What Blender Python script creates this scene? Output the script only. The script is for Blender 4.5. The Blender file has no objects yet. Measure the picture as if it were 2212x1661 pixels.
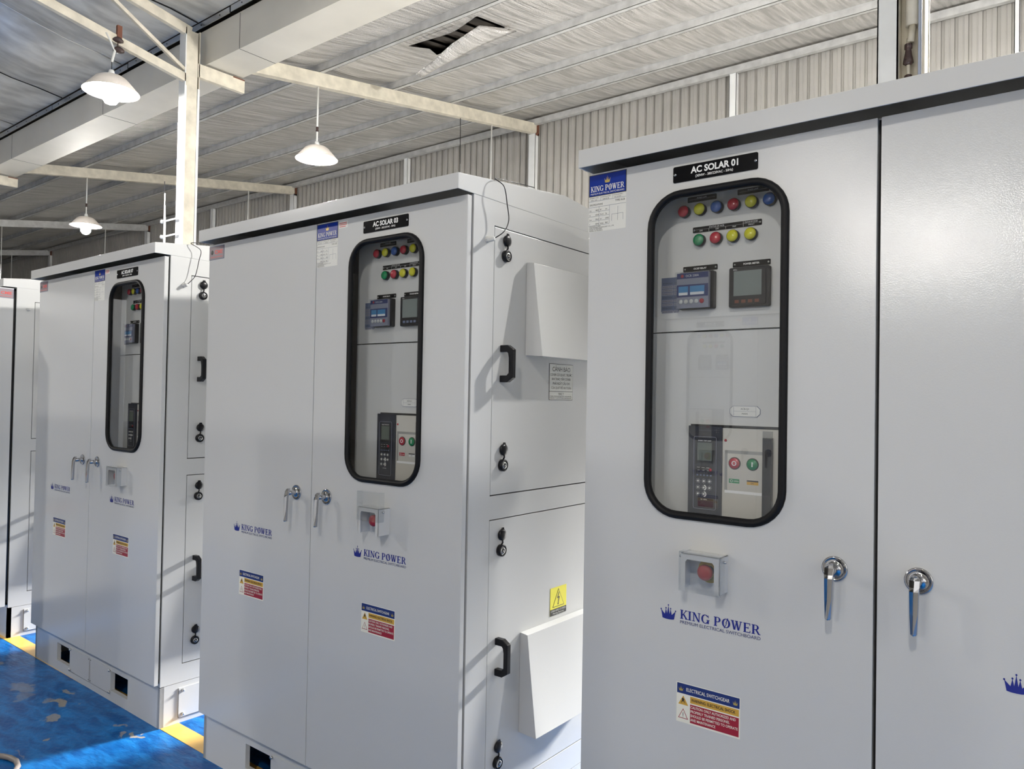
import bpy, math, random
from mathutils import Vector, Matrix
from mathutils.geometry import tessellate_polygon
random.seed(4)
sc = bpy.context.scene
col = sc.collection

# ------------------------------------------------------------------ camera
F_PX, YAW, PITCH, ROLL = 1643.75, math.radians(38.423), math.radians(0.962), math.radians(1.022)
fwd = Vector((-math.sin(YAW)*math.cos(PITCH), math.cos(YAW)*math.cos(PITCH), math.sin(PITCH)))
r0 = Vector((math.cos(YAW), math.sin(YAW), 0)); u0 = r0.cross(fwd)
rgt = math.cos(ROLL)*r0 + math.sin(ROLL)*u0
upv = -math.sin(ROLL)*r0 + math.cos(ROLL)*u0
cam_d = bpy.data.cameras.new('camera'); cam = bpy.data.objects.new('camera', cam_d); col.objects.link(cam)
cam_d.sensor_fit = 'HORIZONTAL'; cam_d.sensor_width = 36.0; cam_d.lens = F_PX/2212*36.0
cam_d.clip_start = 0.05; cam_d.clip_end = 200
m = Matrix((rgt, upv, -fwd)).transposed().to_4x4(); m.translation = Vector((0, 0, 1.55))
cam.matrix_world = m
sc.camera = cam

# ------------------------------------------------------------------ world, exposure
w = bpy.data.worlds.new('overcast_sky'); sc.world = w; w.use_nodes = True
bg = w.node_tree.nodes['Background']; bg.inputs[0].default_value = (1.0, 0.99, 0.97, 1); bg.inputs[1].default_value = 1.5
vs = sc.view_settings
sc.display_settings.display_device = 'sRGB'
vs.view_transform = 'Standard'; vs.look = 'None'; vs.gamma = 1.0; vs.use_curve_mapping = False
vs.exposure = -0.13
BULB = 1450.0
try:
    sc.cycles.use_denoising = True
    sc.cycles.max_bounces = 8
    sc.cycles.transparent_max_bounces = 12
    sc.cycles.sample_clamp_indirect = 6
except Exception:
    pass

sun_d = bpy.data.lights.new('low_sun', 'SUN'); sun_d.energy = 24.0; sun_d.angle = .16; sun_d.color = (1.0, .98, .95)
sun = bpy.data.objects.new('low_sun', sun_d); col.objects.link(sun); sun.location = (-1, 16, 6)   # shines in through the wide doorway of the back wall
sdir = Vector((-.19, -1.0, -.42)).normalized(); sun.rotation_euler = sdir.to_track_quat('-Z', 'Y').to_euler()

# ------------------------------------------------------------------ materials
MATS = {}
def new_mat(name):
    m_ = bpy.data.materials.new(name); m_.use_nodes = True
    return m_, m_.node_tree, m_.node_tree.nodes['Principled BSDF']
def M(name, rgb, rough=0.5, metal=0.0, spec=0.5, bump=0.0, bscale=200.0, vary=0.0, vscale=3.0, coat=0.0, stretch=None, vstretch=None):
    if name in MATS: return MATS[name]
    m_, nt, b = new_mat(name)
    b.inputs['Base Color'].default_value = (*rgb, 1); b.inputs['Roughness'].default_value = rough
    b.inputs['Metallic'].default_value = metal; b.inputs['Specular IOR Level'].default_value = spec
    b.inputs['Coat Weight'].default_value = coat
    tc = nt.nodes.new('ShaderNodeTexCoord')
    if vary:
        mp = nt.nodes.new('ShaderNodeMapping'); nt.links.new(tc.outputs['Object'], mp.inputs[0])
        if vstretch: mp.inputs['Scale'].default_value = vstretch
        n = nt.nodes.new('ShaderNodeTexNoise'); n.inputs['Scale'].default_value = vscale; n.inputs['Detail'].default_value = 5
        nt.links.new(mp.outputs[0], n.inputs['Vector'])
        r = nt.nodes.new('ShaderNodeValToRGB'); r.color_ramp.elements[0].position = .3; r.color_ramp.elements[1].position = .7
        r.color_ramp.elements[0].color = (*[max(0, c_*(1-vary)) for c_ in rgb], 1); r.color_ramp.elements[1].color = (*[min(1, c_*(1+vary*.5)) for c_ in rgb], 1)
        nt.links.new(n.outputs['Fac'], r.inputs[0]); nt.links.new(r.outputs[0], b.inputs['Base Color'])
    if bump:
        mp = nt.nodes.new('ShaderNodeMapping'); nt.links.new(tc.outputs['Object'], mp.inputs[0])
        if stretch: mp.inputs['Scale'].default_value = stretch
        n = nt.nodes.new('ShaderNodeTexNoise'); n.inputs['Scale'].default_value = bscale; n.inputs['Detail'].default_value = 3
        nt.links.new(mp.outputs[0], n.inputs['Vector'])
        bp = nt.nodes.new('ShaderNodeBump'); bp.inputs['Strength'].default_value = bump; bp.inputs['Distance'].default_value = .01
        nt.links.new(n.outputs['Fac'], bp.inputs['Height']); nt.links.new(bp.outputs[0], b.inputs['Normal'])
    MATS[name] = m_
    return m_
PAINT = M('light_grey_powder_coat', (.60, .605, .60), rough=.17, spec=.5, bump=.03, bscale=350)
PAINT2 = M('inner_panel_grey', (.58, .585, .57), rough=.35)
RUBBER = M('black_rubber', (.008, .008, .009), rough=.5, spec=.2)
BLACK = M('black_plastic', (.008, .008, .010), rough=.3, spec=.25)
BLACKG = M('engraved_black_acrylic', (.006, .006, .007), rough=.2, spec=.08)
DARK = M('dark_gap', (.012, .012, .013), rough=.8)
WHITE = M('white_print', (.85, .85, .84), rough=.5)
CHROME = M('chrome', (.50, .50, .52), rough=.06, metal=1)
STEEL = M('screw_steel', (.6, .6, .6), rough=.3, metal=1)
BLUE = M('logo_blue', (.008, .018, .23), rough=.4)
NAVY = M('label_navy', (.012, .03, .16), rough=.4)
ROYAL = M('label_royal_blue', (.006, .03, .27), rough=.25)
YELL = M('label_ochre', (.62, .36, .05), rough=.45)
BRIGHTY = M('label_yellow', (.86, .78, .05), rough=.45)
REDL = M('label_red', (.33, .012, .03), rough=.45)
CREAM = M('label_cream', (.82, .80, .70), rough=.5)
LABW = M('label_white', (.72, .72, .68), rough=.5)
INK = M('ink_black', (.02, .02, .02), rough=.5)
INKB = M('ink_blue_grey', (.10, .13, .22), rough=.5)
GREENL = M('green_lens', (.0, .22, .07), rough=.12, coat=.6)
REDLEN = M('red_lens', (.42, .01, .03), rough=.12, coat=.6)
YELLEN = M('yellow_lens', (.62, .60, .02), rough=.12, coat=.6)
BLUELEN = M('blue_lens', (.02, .09, .35), rough=.12, coat=.6)
REDB = M('red_button', (.38, .02, .03), rough=.35)
SCREEN = M('grey_screen', (.20, .23, .22), rough=.08)
LCDB = M('blue_screen', (.05, .26, .52), rough=.1)
RELBL = M('relay_blue', (.02, .035, .15), rough=.15)
RELGR = M('relay_grey', (.28, .29, .36), rough=.2)
TRIPM = M('trip_unit_black', (.025, .028, .04), rough=.25)
ACBW = M('breaker_ivory', (.56, .54, .48), rough=.45)
ACBS = M('breaker_shadow_grey', (.30, .30, .28), rough=.5)
LCDG = M('green_grey_lcd', (.10, .12, .10), rough=.1)
PINKT = M('plate_grey_pink', (.30, .24, .26), rough=.25)
CMERED = M('cme_red', (.62, .06, .05), rough=.4)
GOLD = M('gold_print', (.55, .42, .12), rough=.35, metal=.4)
NYLON = M('grey_nylon', (.62, .62, .60), rough=.4)
BEIGE = M('beige_painted_steel', (.66, .61, .50), rough=.5, vary=.20, vscale=8, bump=.1, bscale=30)
PURL = M('galvanised_steel', (.58, .58, .57), rough=.42, metal=.35, vary=.18, vscale=9)
WHITEP = M('white_painted_steel', (.78, .79, .78), rough=.45, vary=.08, vscale=4)
GUTT = M('gutter_sheet', (.66, .63, .56), rough=.6, metal=.05, vary=.10, vscale=1.2)
RUST = M('rust', (.16, .06, .035), rough=.8)
WIRE = M('white_cable', (.7, .7, .68), rough=.5)
SHADEM = M('lamp_enamel', (.74, .68, .62), rough=.35)
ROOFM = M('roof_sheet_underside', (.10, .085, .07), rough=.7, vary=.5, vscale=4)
WALLM = M('wall_sheet', (.43, .415, .385), rough=.5, metal=.15, vary=.12, vscale=2)
YLINE = M('floor_line_yellow', (.80, .48, .10), rough=.3, vary=.18, vscale=6, bump=.1, bscale=20)
CERAM = M('brown_insulator', (.05, .03, .028), rough=.2)
PIPEB = M('pale_blue_pipe', (.34, .38, .48), rough=.35)

def mat_clear(name, tint=(1, 1, 1), base=.03, edge=.8, rough=.0):
    m_ = bpy.data.materials.new(name); m_.use_nodes = True; nt = m_.node_tree; nt.nodes.clear()
    out = nt.nodes.new('ShaderNodeOutputMaterial'); mix = nt.nodes.new('ShaderNodeMixShader')
    tr = nt.nodes.new('ShaderNodeBsdfTransparent'); tr.inputs[0].default_value = (*tint, 1)
    gl = nt.nodes.new('ShaderNodeBsdfGlossy'); gl.inputs['Roughness'].default_value = rough; gl.inputs[0].default_value = (1, 1, 1, 1)
    lw = nt.nodes.new('ShaderNodeFresnel'); gm_ = nt.nodes.new('ShaderNodeNewGeometry'); io = nt.nodes.new('ShaderNodeMapRange')
    io.inputs['To Min'].default_value = 1.5; io.inputs['To Max'].default_value = 1/1.5; nt.links.new(gm_.outputs['Backfacing'], io.inputs[0]); nt.links.new(io.outputs[0], lw.inputs[0])
    mr = nt.nodes.new('ShaderNodeMapRange'); mr.inputs['To Min'].default_value = base; mr.inputs['To Max'].default_value = edge
    nt.links.new(lw.outputs[0], mr.inputs[0]); nt.links.new(mr.outputs[0], mix.inputs[0])
    nt.links.new(tr.outputs[0], mix.inputs[1]); nt.links.new(gl.outputs[0], mix.inputs[2]); nt.links.new(mix.outputs[0], out.inputs[0])
    return m_
GLASS = mat_clear('window_acrylic', (.97, .975, .98), .01, .95)
CLEAR = mat_clear('clear_polycarbonate', (.93, .94, .95), .01, .9, .02)

def mat_emit(name, rgb, s):
    m_ = bpy.data.materials.new(name); m_.use_nodes = True; nt = m_.node_tree; nt.nodes.clear()
    out = nt.nodes.new('ShaderNodeOutputMaterial'); e = nt.nodes.new('ShaderNodeEmission')
    e.inputs[0].default_value = (*rgb, 1); e.inputs[1].default_value = s; nt.links.new(e.outputs[0], out.inputs[0])
    return m_
BULBM = mat_emit('lit_bulb', (1.0, .96, .90), BULB); BULBH = mat_emit('lit_bulb_high_power', (1.0, .97, .92), BULB*3.0); BULBS = mat_emit('lit_bulb_low_power', (1.0, .95, .88), BULB*.58); BULBW = mat_emit('lit_bulb_weak', (1.0, .95, .88), BULB*.32)

def mat_foil(name, stretch, base=(.72, .71, .69), rough=.38, strength=.5, spark=True):
    m_, nt, b = new_mat(name)
    b.inputs['Base Color'].default_value = (*base, 1); b.inputs['Metallic'].default_value = .62; b.inputs['Roughness'].default_value = rough
    tc = nt.nodes.new('ShaderNodeTexCoord')
    def noise(scale, st, det=4):
        mp = nt.nodes.new('ShaderNodeMapping'); mp.inputs['Scale'].default_value = st
        n = nt.nodes.new('ShaderNodeTexNoise'); n.inputs['Scale'].default_value = scale; n.inputs['Detail'].default_value = det
        nt.links.new(tc.outputs['Object'], mp.inputs[0]); nt.links.new(mp.outputs[0], n.inputs['Vector']); return n
    n1 = noise(4.0, stretch); n2 = noise(80.0, (1, 1, 1), 2)
    ad = nt.nodes.new('ShaderNodeMath'); ad.operation = 'MULTIPLY_ADD'; ad.inputs[1].default_value = .55 if spark else .04
    nt.links.new(n2.outputs['Fac'], ad.inputs[0]); nt.links.new(n1.outputs['Fac'], ad.inputs[2])
    bp = nt.nodes.new('ShaderNodeBump'); bp.inputs['Strength'].default_value = strength; bp.inputs['Distance'].default_value = .03
    nt.links.new(ad.outputs[0], bp.inputs['Height']); nt.links.new(bp.outputs[0], b.inputs['Normal'])
    r = nt.nodes.new('ShaderNodeValToRGB')
    r.color_ramp.elements[0].position = .35; r.color_ramp.elements[1].position = .62
    r.color_ramp.elements[0].color = (*[c_*.72 for c_ in base], 1); r.color_ramp.elements[1].color = (*[min(1, c_*1.15) for c_ in base], 1)
    nt.links.new(n1.outputs['Fac'], r.inputs[0]); nt.links.new(r.outputs[0], b.inputs['Base Color'])
    return m_
FOIL = mat_foil('foil_insulation', (6.0, .35, 1), base=(.72, .70, .67), rough=.27, strength=.9)
FOIL2 = mat_foil('smooth_foil_insulation', (1.2, .5, 1), base=(.78, .78, .76), rough=.38, strength=.12, spark=False)

def mat_floor():
    m_, nt, b = new_mat('blue_epoxy_floor')
    b.inputs['Roughness'].default_value = .30; b.inputs['Specular IOR Level'].default_value = .12
    tc = nt.nodes.new('ShaderNodeTexCoord')
    def noise(scale, st=(1, 1, 1), det=5, dist=0):
        mp = nt.nodes.new('ShaderNodeMapping'); mp.inputs['Scale'].default_value = st
        n = nt.nodes.new('ShaderNodeTexNoise'); n.inputs['Scale'].default_value = scale; n.inputs['Detail'].default_value = det
        n.inputs['Distortion'].default_value = dist
        nt.links.new(tc.outputs['Object'], mp.inputs[0]); nt.links.new(mp.outputs[0], n.inputs['Vector']); return n
    n1 = noise(9, (1, 2.2, 1), 8, .6); r = nt.nodes.new('ShaderNodeValToRGB')
    r.color_ramp.elements[0].position = .38; r.color_ramp.elements[0].color = (.003, .075, .27, 1)
    r.color_ramp.elements[1].position = .66; r.color_ramp.elements[1].color = (.012, .17, .48, 1)
    nt.links.new(n1.outputs['Fac'], r.inputs[0])
    # worn patches where the paint has flaked to concrete
    sep = nt.nodes.new('ShaderNodeSeparateXYZ')
    nz = noise(14, (1, 1, 1), 6); sub = nt.nodes.new('ShaderNodeVectorMath'); sub.operation = 'SUBTRACT'; sub.inputs[1].default_value = (.5, .5, .5)
    nt.links.new(nz.outputs['Color'], sub.inputs[0]); scl = nt.nodes.new('ShaderNodeVectorMath'); scl.operation = 'SCALE'; scl.inputs['Scale'].default_value = .16
    nt.links.new(sub.outputs[0], scl.inputs[0]); add = nt.nodes.new('ShaderNodeVectorMath'); add.operation = 'ADD'
    nt.links.new(tc.outputs['Object'], add.inputs[0]); nt.links.new(scl.outputs[0], add.inputs[1])
    last = None
    for (x, y, rx, ry, k) in [(-4.42, 1.55, .09, .05, .5), (-4.30, 1.50, .05, .03, .35), (-4.085, 1.60, .055, .03, 1), (-4.16, 1.57, .04, .03, .6), (-4.20, 1.68, .05, .012, .8), (-3.914, 1.49, .045, .028, .8),
                              (-3.60, 1.66, .03, .010, .6), (-3.50, 1.62, .04, .01, .7), (-3.44, 1.68, .035, .015, 1), (-3.70, 1.40, .015, .01, .8), (-4.95, 1.60, .05, .03, .6), (-3.62, 1.28, .05, .006, .4), (-4.0, 1.66, .01, .01, .7)]:
        v = nt.nodes.new('ShaderNodeVectorMath'); v.operation = 'SUBTRACT'; v.inputs[1].default_value = (x, y, 0)
        nt.links.new(add.outputs[0], v.inputs[0])
        d = nt.nodes.new('ShaderNodeVectorMath'); d.operation = 'MULTIPLY'; d.inputs[1].default_value = (1/rx, 1/ry, 0)
        nt.links.new(v.outputs[0], d.inputs[0])
        ln = nt.nodes.new('ShaderNodeVectorMath'); ln.operation = 'LENGTH'; nt.links.new(d.outputs[0], ln.inputs[0])
        mr = nt.nodes.new('ShaderNodeMapRange'); mr.inputs['From Min'].default_value = 1.15; mr.inputs['From Max'].default_value = .85; mr.inputs['To Max'].default_value = k
        nt.links.new(ln.outputs['Value'], mr.inputs[0])
        if last is None: last = mr.outputs[0]
        else:
            mx = nt.nodes.new('ShaderNodeMath'); mx.operation = 'MAXIMUM'; nt.links.new(last, mx.inputs[0]); nt.links.new(mr.outputs[0], mx.inputs[1]); last = mx.outputs[0]
    mix = nt.nodes.new('ShaderNodeMixRGB'); mix.inputs[2].default_value = (.30, .28, .25, 1)
    nt.links.new(last, mix.inputs[0]); nt.links.new(r.outputs[0], mix.inputs[1]); nt.links.new(mix.outputs[0], b.inputs['Base Color'])
    n3 = noise(30, (1, 2, 1), 6, .4); bp = nt.nodes.new('ShaderNodeBump'); bp.inputs['Strength'].default_value = .25; bp.inputs['Distance'].default_value = .01
    nt.links.new(n3.outputs['Fac'], bp.inputs['Height']); nt.links.new(bp.outputs[0], b.inputs['Normal'])
    return m_
FLOORM = mat_floor()

# ------------------------------------------------------------------ mesh helpers
def front(y0):                       # a = x, b = z, c = out towards the aisle
    return lambda a, b, c: (a, y0-c, b)
def side(x0):                        # a = y, b = z, c = out towards +x
    return lambda a, b, c: (x0+c, a, b)
def ident(a, b, c): return (a, b, c)

_glyphs = {}
def text_geo(s, bold=0.0, spacing=1.0):
    k = (s, bold, spacing)
    if k in _glyphs: return _glyphs[k]
    cu = bpy.data.curves.new('t', 'FONT'); cu.body = s; cu.size = 1; cu.offset = bold; cu.resolution_u = 3; cu.space_character = spacing
    o = bpy.data.objects.new('t', cu); col.objects.link(o)
    dg = bpy.context.evaluated_depsgraph_get(); me = o.evaluated_get(dg).to_mesh()
    vs_ = [(v.co.x, v.co.y) for v in me.vertices]; fs = [tuple(p.vertices) for p in me.polygons]
    o.evaluated_get(dg).to_mesh_clear(); bpy.data.objects.remove(o); bpy.data.curves.remove(cu)
    xs = [v[0] for v in vs_] or [0]; ys = [v[1] for v in vs_] or [0]
    _glyphs[k] = (vs_, fs, min(xs), max(xs), min(ys), max(ys))
    return _glyphs[k]

class MB:
    def __init__(s): s.v = []; s.f = []; s.m = []; s.sm = []; s.mats = []
    def mi(s, mat):
        if mat not in s.mats: s.mats.append(mat)
        return s.mats.index(mat)
    def add(s, vs_, fs, mat, T=ident, smooth=False):
        n = len(s.v); s.v += [T(*p) for p in vs_]; k = s.mi(mat)
        for f in fs: s.f.append(tuple(n+i for i in f)); s.m.append(k); s.sm.append(smooth)
        return s
    def box(s, a0, a1, b0, b1, c0, c1, mat, T=ident):
        vs_ = [(a0,b0,c0),(a1,b0,c0),(a1,b1,c0),(a0,b1,c0),(a0,b0,c1),(a1,b0,c1),(a1,b1,c1),(a0,b1,c1)]
        return s.add(vs_, [(0,3,2,1),(4,5,6,7),(0,1,5,4),(1,2,6,5),(2,3,7,6),(3,0,4,7)], mat, T)
    def flat(s, pts, c, mat, T=ident):
        tris = tessellate_polygon([[Vector((p[0], p[1], 0)) for p in pts]])
        return s.add([(p[0], p[1], c) for p in pts], [tuple(t) for t in tris], mat, T)
    def rect(s, a0, a1, b0, b1, c, mat, T=ident):
        return s.add([(a0,b0,c),(a1,b0,c),(a1,b1,c),(a0,b1,c)], [(0,1,2,3)], mat, T)
    def prism(s, outer, c0, c1, mat, T=ident, holes=(), smooth=False):
        loops = [outer]+list(holes); allp = [p for l in loops for p in l]
        tris = tessellate_polygon([[Vector((p[0], p[1], 0)) for p in l] for l in loops]); n = len(allp)
        vs_ = [(p[0], p[1], c0) for p in allp]+[(p[0], p[1], c1) for p in allp]
        s.add(vs_, [tuple(t) for t in tris]+[tuple(n+i for i in t) for t in tris], mat, T)
        b = 0; base = len(s.v)-2*n; k = s.mi(mat)
        for l in loops:
            L = len(l)
            for i in range(L):
                j = (i+1) % L
                s.f.append((base+b+i, base+b+j, base+n+b+j, base+n+b+i)); s.m.append(k); s.sm.append(smooth)
            b += L
        return s
    def lathe(s, prof, mat, T=ident, n=20, c=(0, 0), smooth=True):       # prof: (radius, height) along third axis
        vs_ = []; fs = []
        for r, h in prof:
            for i in range(n):
                a = 2*math.pi*i/n; vs_.append((c[0]+r*math.cos(a), c[1]+r*math.sin(a), h))
        for k in range(len(prof)-1):
            for i in range(n):
                j = (i+1) % n; fs.append((k*n+i, k*n+j, (k+1)*n+j, (k+1)*n+i))
        fs.append(tuple(range(n))); fs.append(tuple((len(prof)-1)*n+i for i in range(n)))
        return s.add(vs_, fs, mat, T, smooth)
    def tube(s, pts, r, mat, T=ident, n=8, closed=False):
        P = [Vector(T(*p)) for p in pts]; vs_ = []; fs = []; up_ = None
        N = len(P)
        for i, p in enumerate(P):
            a = P[(i-1) % N] if closed else P[max(i-1, 0)]; b = P[(i+1) % N] if closed else P[min(i+1, N-1)]
            d = (b-a).normalized()
            if up_ is None: up_ = d.orthogonal().normalized()
            up_ = (up_-d*up_.dot(d)).normalized(); sd = d.cross(up_)
            rr = r[i] if isinstance(r, (list, tuple)) else r
            for k in range(n):
                t = 2*math.pi*k/n; q = p+up_*math.cos(t)*rr+sd*math.sin(t)*rr; vs_.append(tuple(q))
        for i in range(N if closed else N-1):
            j = (i+1) % N
            for k in range(n):
                l = (k+1) % n; fs.append((i*n+k, i*n+l, j*n+l, j*n+k))
        if not closed: fs.append(tuple(range(n))); fs.append(tuple((N-1)*n+k for k in range(n)))
        return s.add(vs_, fs, mat, ident, True)
    def text(s, body, a, b, h, c, mat, T=ident, w=None, align='L', bold=0.0, vc=False, spacing=1.0):
        """text with its baseline at b, cap height about h, width w if given"""
        g = text_geo(body, bold, spacing); vs_, fs, x0, x1, y0, y1 = g
        if not vs_: return s
        capg = text_geo('H', bold); ch = capg[5]-capg[4]; ky = h/ch; kx = ky if w is None else w/(x1-x0)
        W_ = (x1-x0)*kx; ox = {'L': a, 'C': a-W_/2, 'R': a-W_}[align]
        return s.add([(ox+(x-x0)*kx, b+(y-capg[4])*ky, c) for x, y in vs_], fs, mat, T)
    def build(s, name, parent=None, loc=None, bevel=0, mesh_only=False):
        me = bpy.data.meshes.new(name)
        off = Vector(loc) if loc else Vector((0, 0, 0))
        me.from_pydata([tuple(Vector(p)-off) for p in s.v], [], s.f); me.validate()
        for mm in s.mats: me.materials.append(mm)
        if len(me.polygons) == len(s.f):
            me.polygons.foreach_set('material_index', s.m); me.polygons.foreach_set('use_smooth', s.sm)
        me.update()
        import bmesh
        bm = bmesh.new(); bm.from_mesh(me); bmesh.ops.recalc_face_normals(bm, faces=bm.faces); bm.to_mesh(me); bm.free()
        o = bpy.data.objects.new(name, me); col.objects.link(o); o.location = off
        if parent: o.parent = parent
        if bevel:
            bv = o.modifiers.new('bevel', 'BEVEL'); bv.width = bevel; bv.segments = 2; bv.limit_method = 'ANGLE'; bv.angle_limit = math.radians(40)
        return o

def rrect(a0, a1, b0, b1, r, n=6):
    pts = []
    for cx, cy, s0 in ((a1-r, b1-r, 0), (a0+r, b1-r, 90), (a0+r, b0+r, 180), (a1-r, b0+r, 270)):
        for k in range(n+1):
            t = math.radians(s0+90*k/n); pts.append((cx+r*math.cos(t), cy+r*math.sin(t)))
    return pts
def tag(o, label, cat, group=None, kind=None):
    if label: o['label'] = label
    if cat: o['category'] = cat
    if group: o['group'] = group
    if kind: o['kind'] = kind
    return o
def empty(name, loc, rz, label, cat, group=None):
    o = bpy.data.objects.new(name, None); col.objects.link(o); o.location = loc; o.rotation_euler = (0, 0, rz)
    o.empty_display_size = .2
    return tag(o, label, cat, group)
def subempty(name, parent, loc=(0, 0, 0)):
    o = bpy.data.objects.new(name, None); col.objects.link(o); o.location = loc; o.parent = parent; return o

# ------------------------------------------------------------------ logo with hand drawn slab-serif letters
def crown_pts(a, b, w_, h_):
    P = [(.10, 0), (.90, 0), (1, .62), (.74, .30), (.66, .74), (.585, .34), (.50, 1), (.415, .34), (.34, .74), (.26, .30), (0, .62)]
    return [(a+x*w_, b+y*h_) for x, y in P]
def crown(mb, a, b, w_, h_, c, mat, T):
    mb.flat(crown_pts(a, b+.06*h_, w_, h_*.84), c, mat, T)
    mb.flat([(a+w_*(.5+.42*math.cos(t)), b+h_*(.08+.07*math.sin(t))) for t in [2*math.pi*k/12 for k in range(12)]], c+.0001, mat, T)
    for x, y in ((0, .60), (.34, .72), (.5, .95), (.66, .72), (1, .60)):
        mb.flat([(a+x*w_+.045*w_*math.cos(t), b+y*h_*.9+.05*h_+.055*w_*math.sin(t)) for t in [math.pi*k/4 for k in range(8)]], c, mat, T)
def quadl(p, q, wd):
    d = Vector((q[0]-p[0], q[1]-p[1])); n_ = Vector((wd/2, 0)) if abs(d.y) > .3*abs(d.x) else Vector((0, wd/2))
    return [(p[0]-n_.x, p[1]-n_.y), (p[0]+n_.x, p[1]+n_.y), (q[0]+n_.x, q[1]+n_.y), (q[0]-n_.x, q[1]-n_.y)]
def arcs(cx, cy, rx, ry, t0, t1, wd, thin=.45, n=14):
    polys = []
    for k in range(n):
        A = math.radians(t0+(t1-t0)*k/n); B = math.radians(t0+(t1-t0)*(k+1)/n)
        def wt(t): return wd*(thin+(1-thin)*abs(math.cos(t)))
        polys.append([(cx+rx*math.cos(A), cy+ry*math.sin(A)), (cx+rx*math.cos(B), cy+ry*math.sin(B)),
                      (cx+(rx-wt(B))*math.cos(B), cy+(ry-wt(B)*.8)*math.sin(B)), (cx+(rx-wt(A))*math.cos(A), cy+(ry-wt(A)*.8)*math.sin(A))])
    return polys
def serif(x, y, w_=.34): return [(x-w_/2, y), (x+w_/2, y), (x+w_/2, y+.075), (x-w_/2, y+.075)]
S_ = .19; t_ = .09
GL = {
 'K': (.86, [quadl((.2, 0), (.2, 1), S_), serif(.2, 0), serif(.2, .925), quadl((.27, .38), (.66, .95), t_), quadl((.38, .56), (.72, .04), S_), serif(.68, .925, .28), serif(.72, 0, .30)]),
 'I': (.44, [quadl((.2, 0), (.2, 1), S_), serif(.2, 0), serif(.2, .925)]),
 'N': (.94, [quadl((.18, 0), (.18, 1), t_), serif(.18, 0, .3), serif(.16, .925, .28), quadl((.20, .98), (.74, .02), S_), quadl((.76, 0), (.76, 1), t_), serif(.76, .925, .3)]),
 'G': (.92, arcs(.46, .5, .42, .5, 40, 335, S_*1.05)+[quadl((.76, .04), (.76, .42), S_*.9), serif(.76, .38, .34), quadl((.78, .66), (.78, .95), .06)]),
 'P': (.80, [quadl((.2, 0), (.2, 1), S_), serif(.2, 0), serif(.2, .925)]+arcs(.42, .72, .30, .28, -90, 90, S_)+[[(.2, .925), (.42, .925), (.42, 1), (.2, 1)], [(.2, .44), (.42, .44), (.42, .52), (.2, .52)]]),
 'O': (.96, arcs(.47, .5, .42, .5, 0, 360, S_*1.05, n=22)+[[(.60, 1.06), (.70, 1.06), (.50, .52), (.40, .46)], [(.52, .54), (.60, .58), (.32, -.06), (.24, -.06)]]),
 'W': (1.18, [quadl((.14, .97), (.36, .02), S_), quadl((.38, .02), (.56, .92), t_), quadl((.54, .97), (.76, .02), S_), quadl((.78, .02), (.98, .95), t_), serif(.14, .925, .32), serif(.55, .925, .3), serif(.99, .925, .28)]),
 'E': (.82, [quadl((.2, 0), (.2, 1), S_), [(.05, 0), (.72, 0), (.72, .085), (.05, .085)], [(.05, .915), (.70, .915), (.70, 1), (.05, 1)], [(.2, .46), (.52, .46), (.52, .55), (.2, .55)], quadl((.70, 0), (.70, .24), .07), quadl((.68, .76), (.68, 1), .07), quadl((.52, .38), (.52, .63), .06)]),
 'R': (.90, [quadl((.2, 0), (.2, 1), S_), serif(.2, 0), serif(.2, .925)]+arcs(.42, .73, .30, .27, -90, 90, S_)+[[(.2, .925), (.42, .925), (.42, 1), (.2, 1)], [(.2, .45), (.45, .45), (.45, .53), (.2, .53)], quadl((.46, .50), (.74, .03), S_), serif(.77, 0, .24)]),
 ' ': (.40, []),
}
def serif_text(mb, s, a, b, w_, h_, c, mat, T):
    tot = sum(GL[ch][0] for ch in s); x = 0
    for i, ch in enumerate(s):
        for q, poly in enumerate(GL[ch][1]):
            mb.flat([(a+(x+p[0])/tot*w_, b+p[1]*h_) for p in poly], c+.00002*(q % 4), mat, T)
        x += GL[ch][0]
def logo(a, b, T, parent, w_=.258):
    """crown + KING POWER / PREMIUM ELECTRICAL SWITCHBOARD; a,b = left end of lower edge"""
    mb = MB(); k = w_/.258
    crown(mb, a, b-.0+.0*k, .040*k, .040*k, .0006, BLUE, T)
    serif_text(mb, 'KING POWER', a+.052*k, b+.0085*k, .206*k, .0225*k, .0006, BLUE, T)
    mb.text('PREMIUM ELECTRICAL SWITCHBOARD', a+.053*k, b-.0035*k, .0078*k, .0006, NAVY, T, w=.205*k)
    return mb.build('logo_decal', parent)
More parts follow.
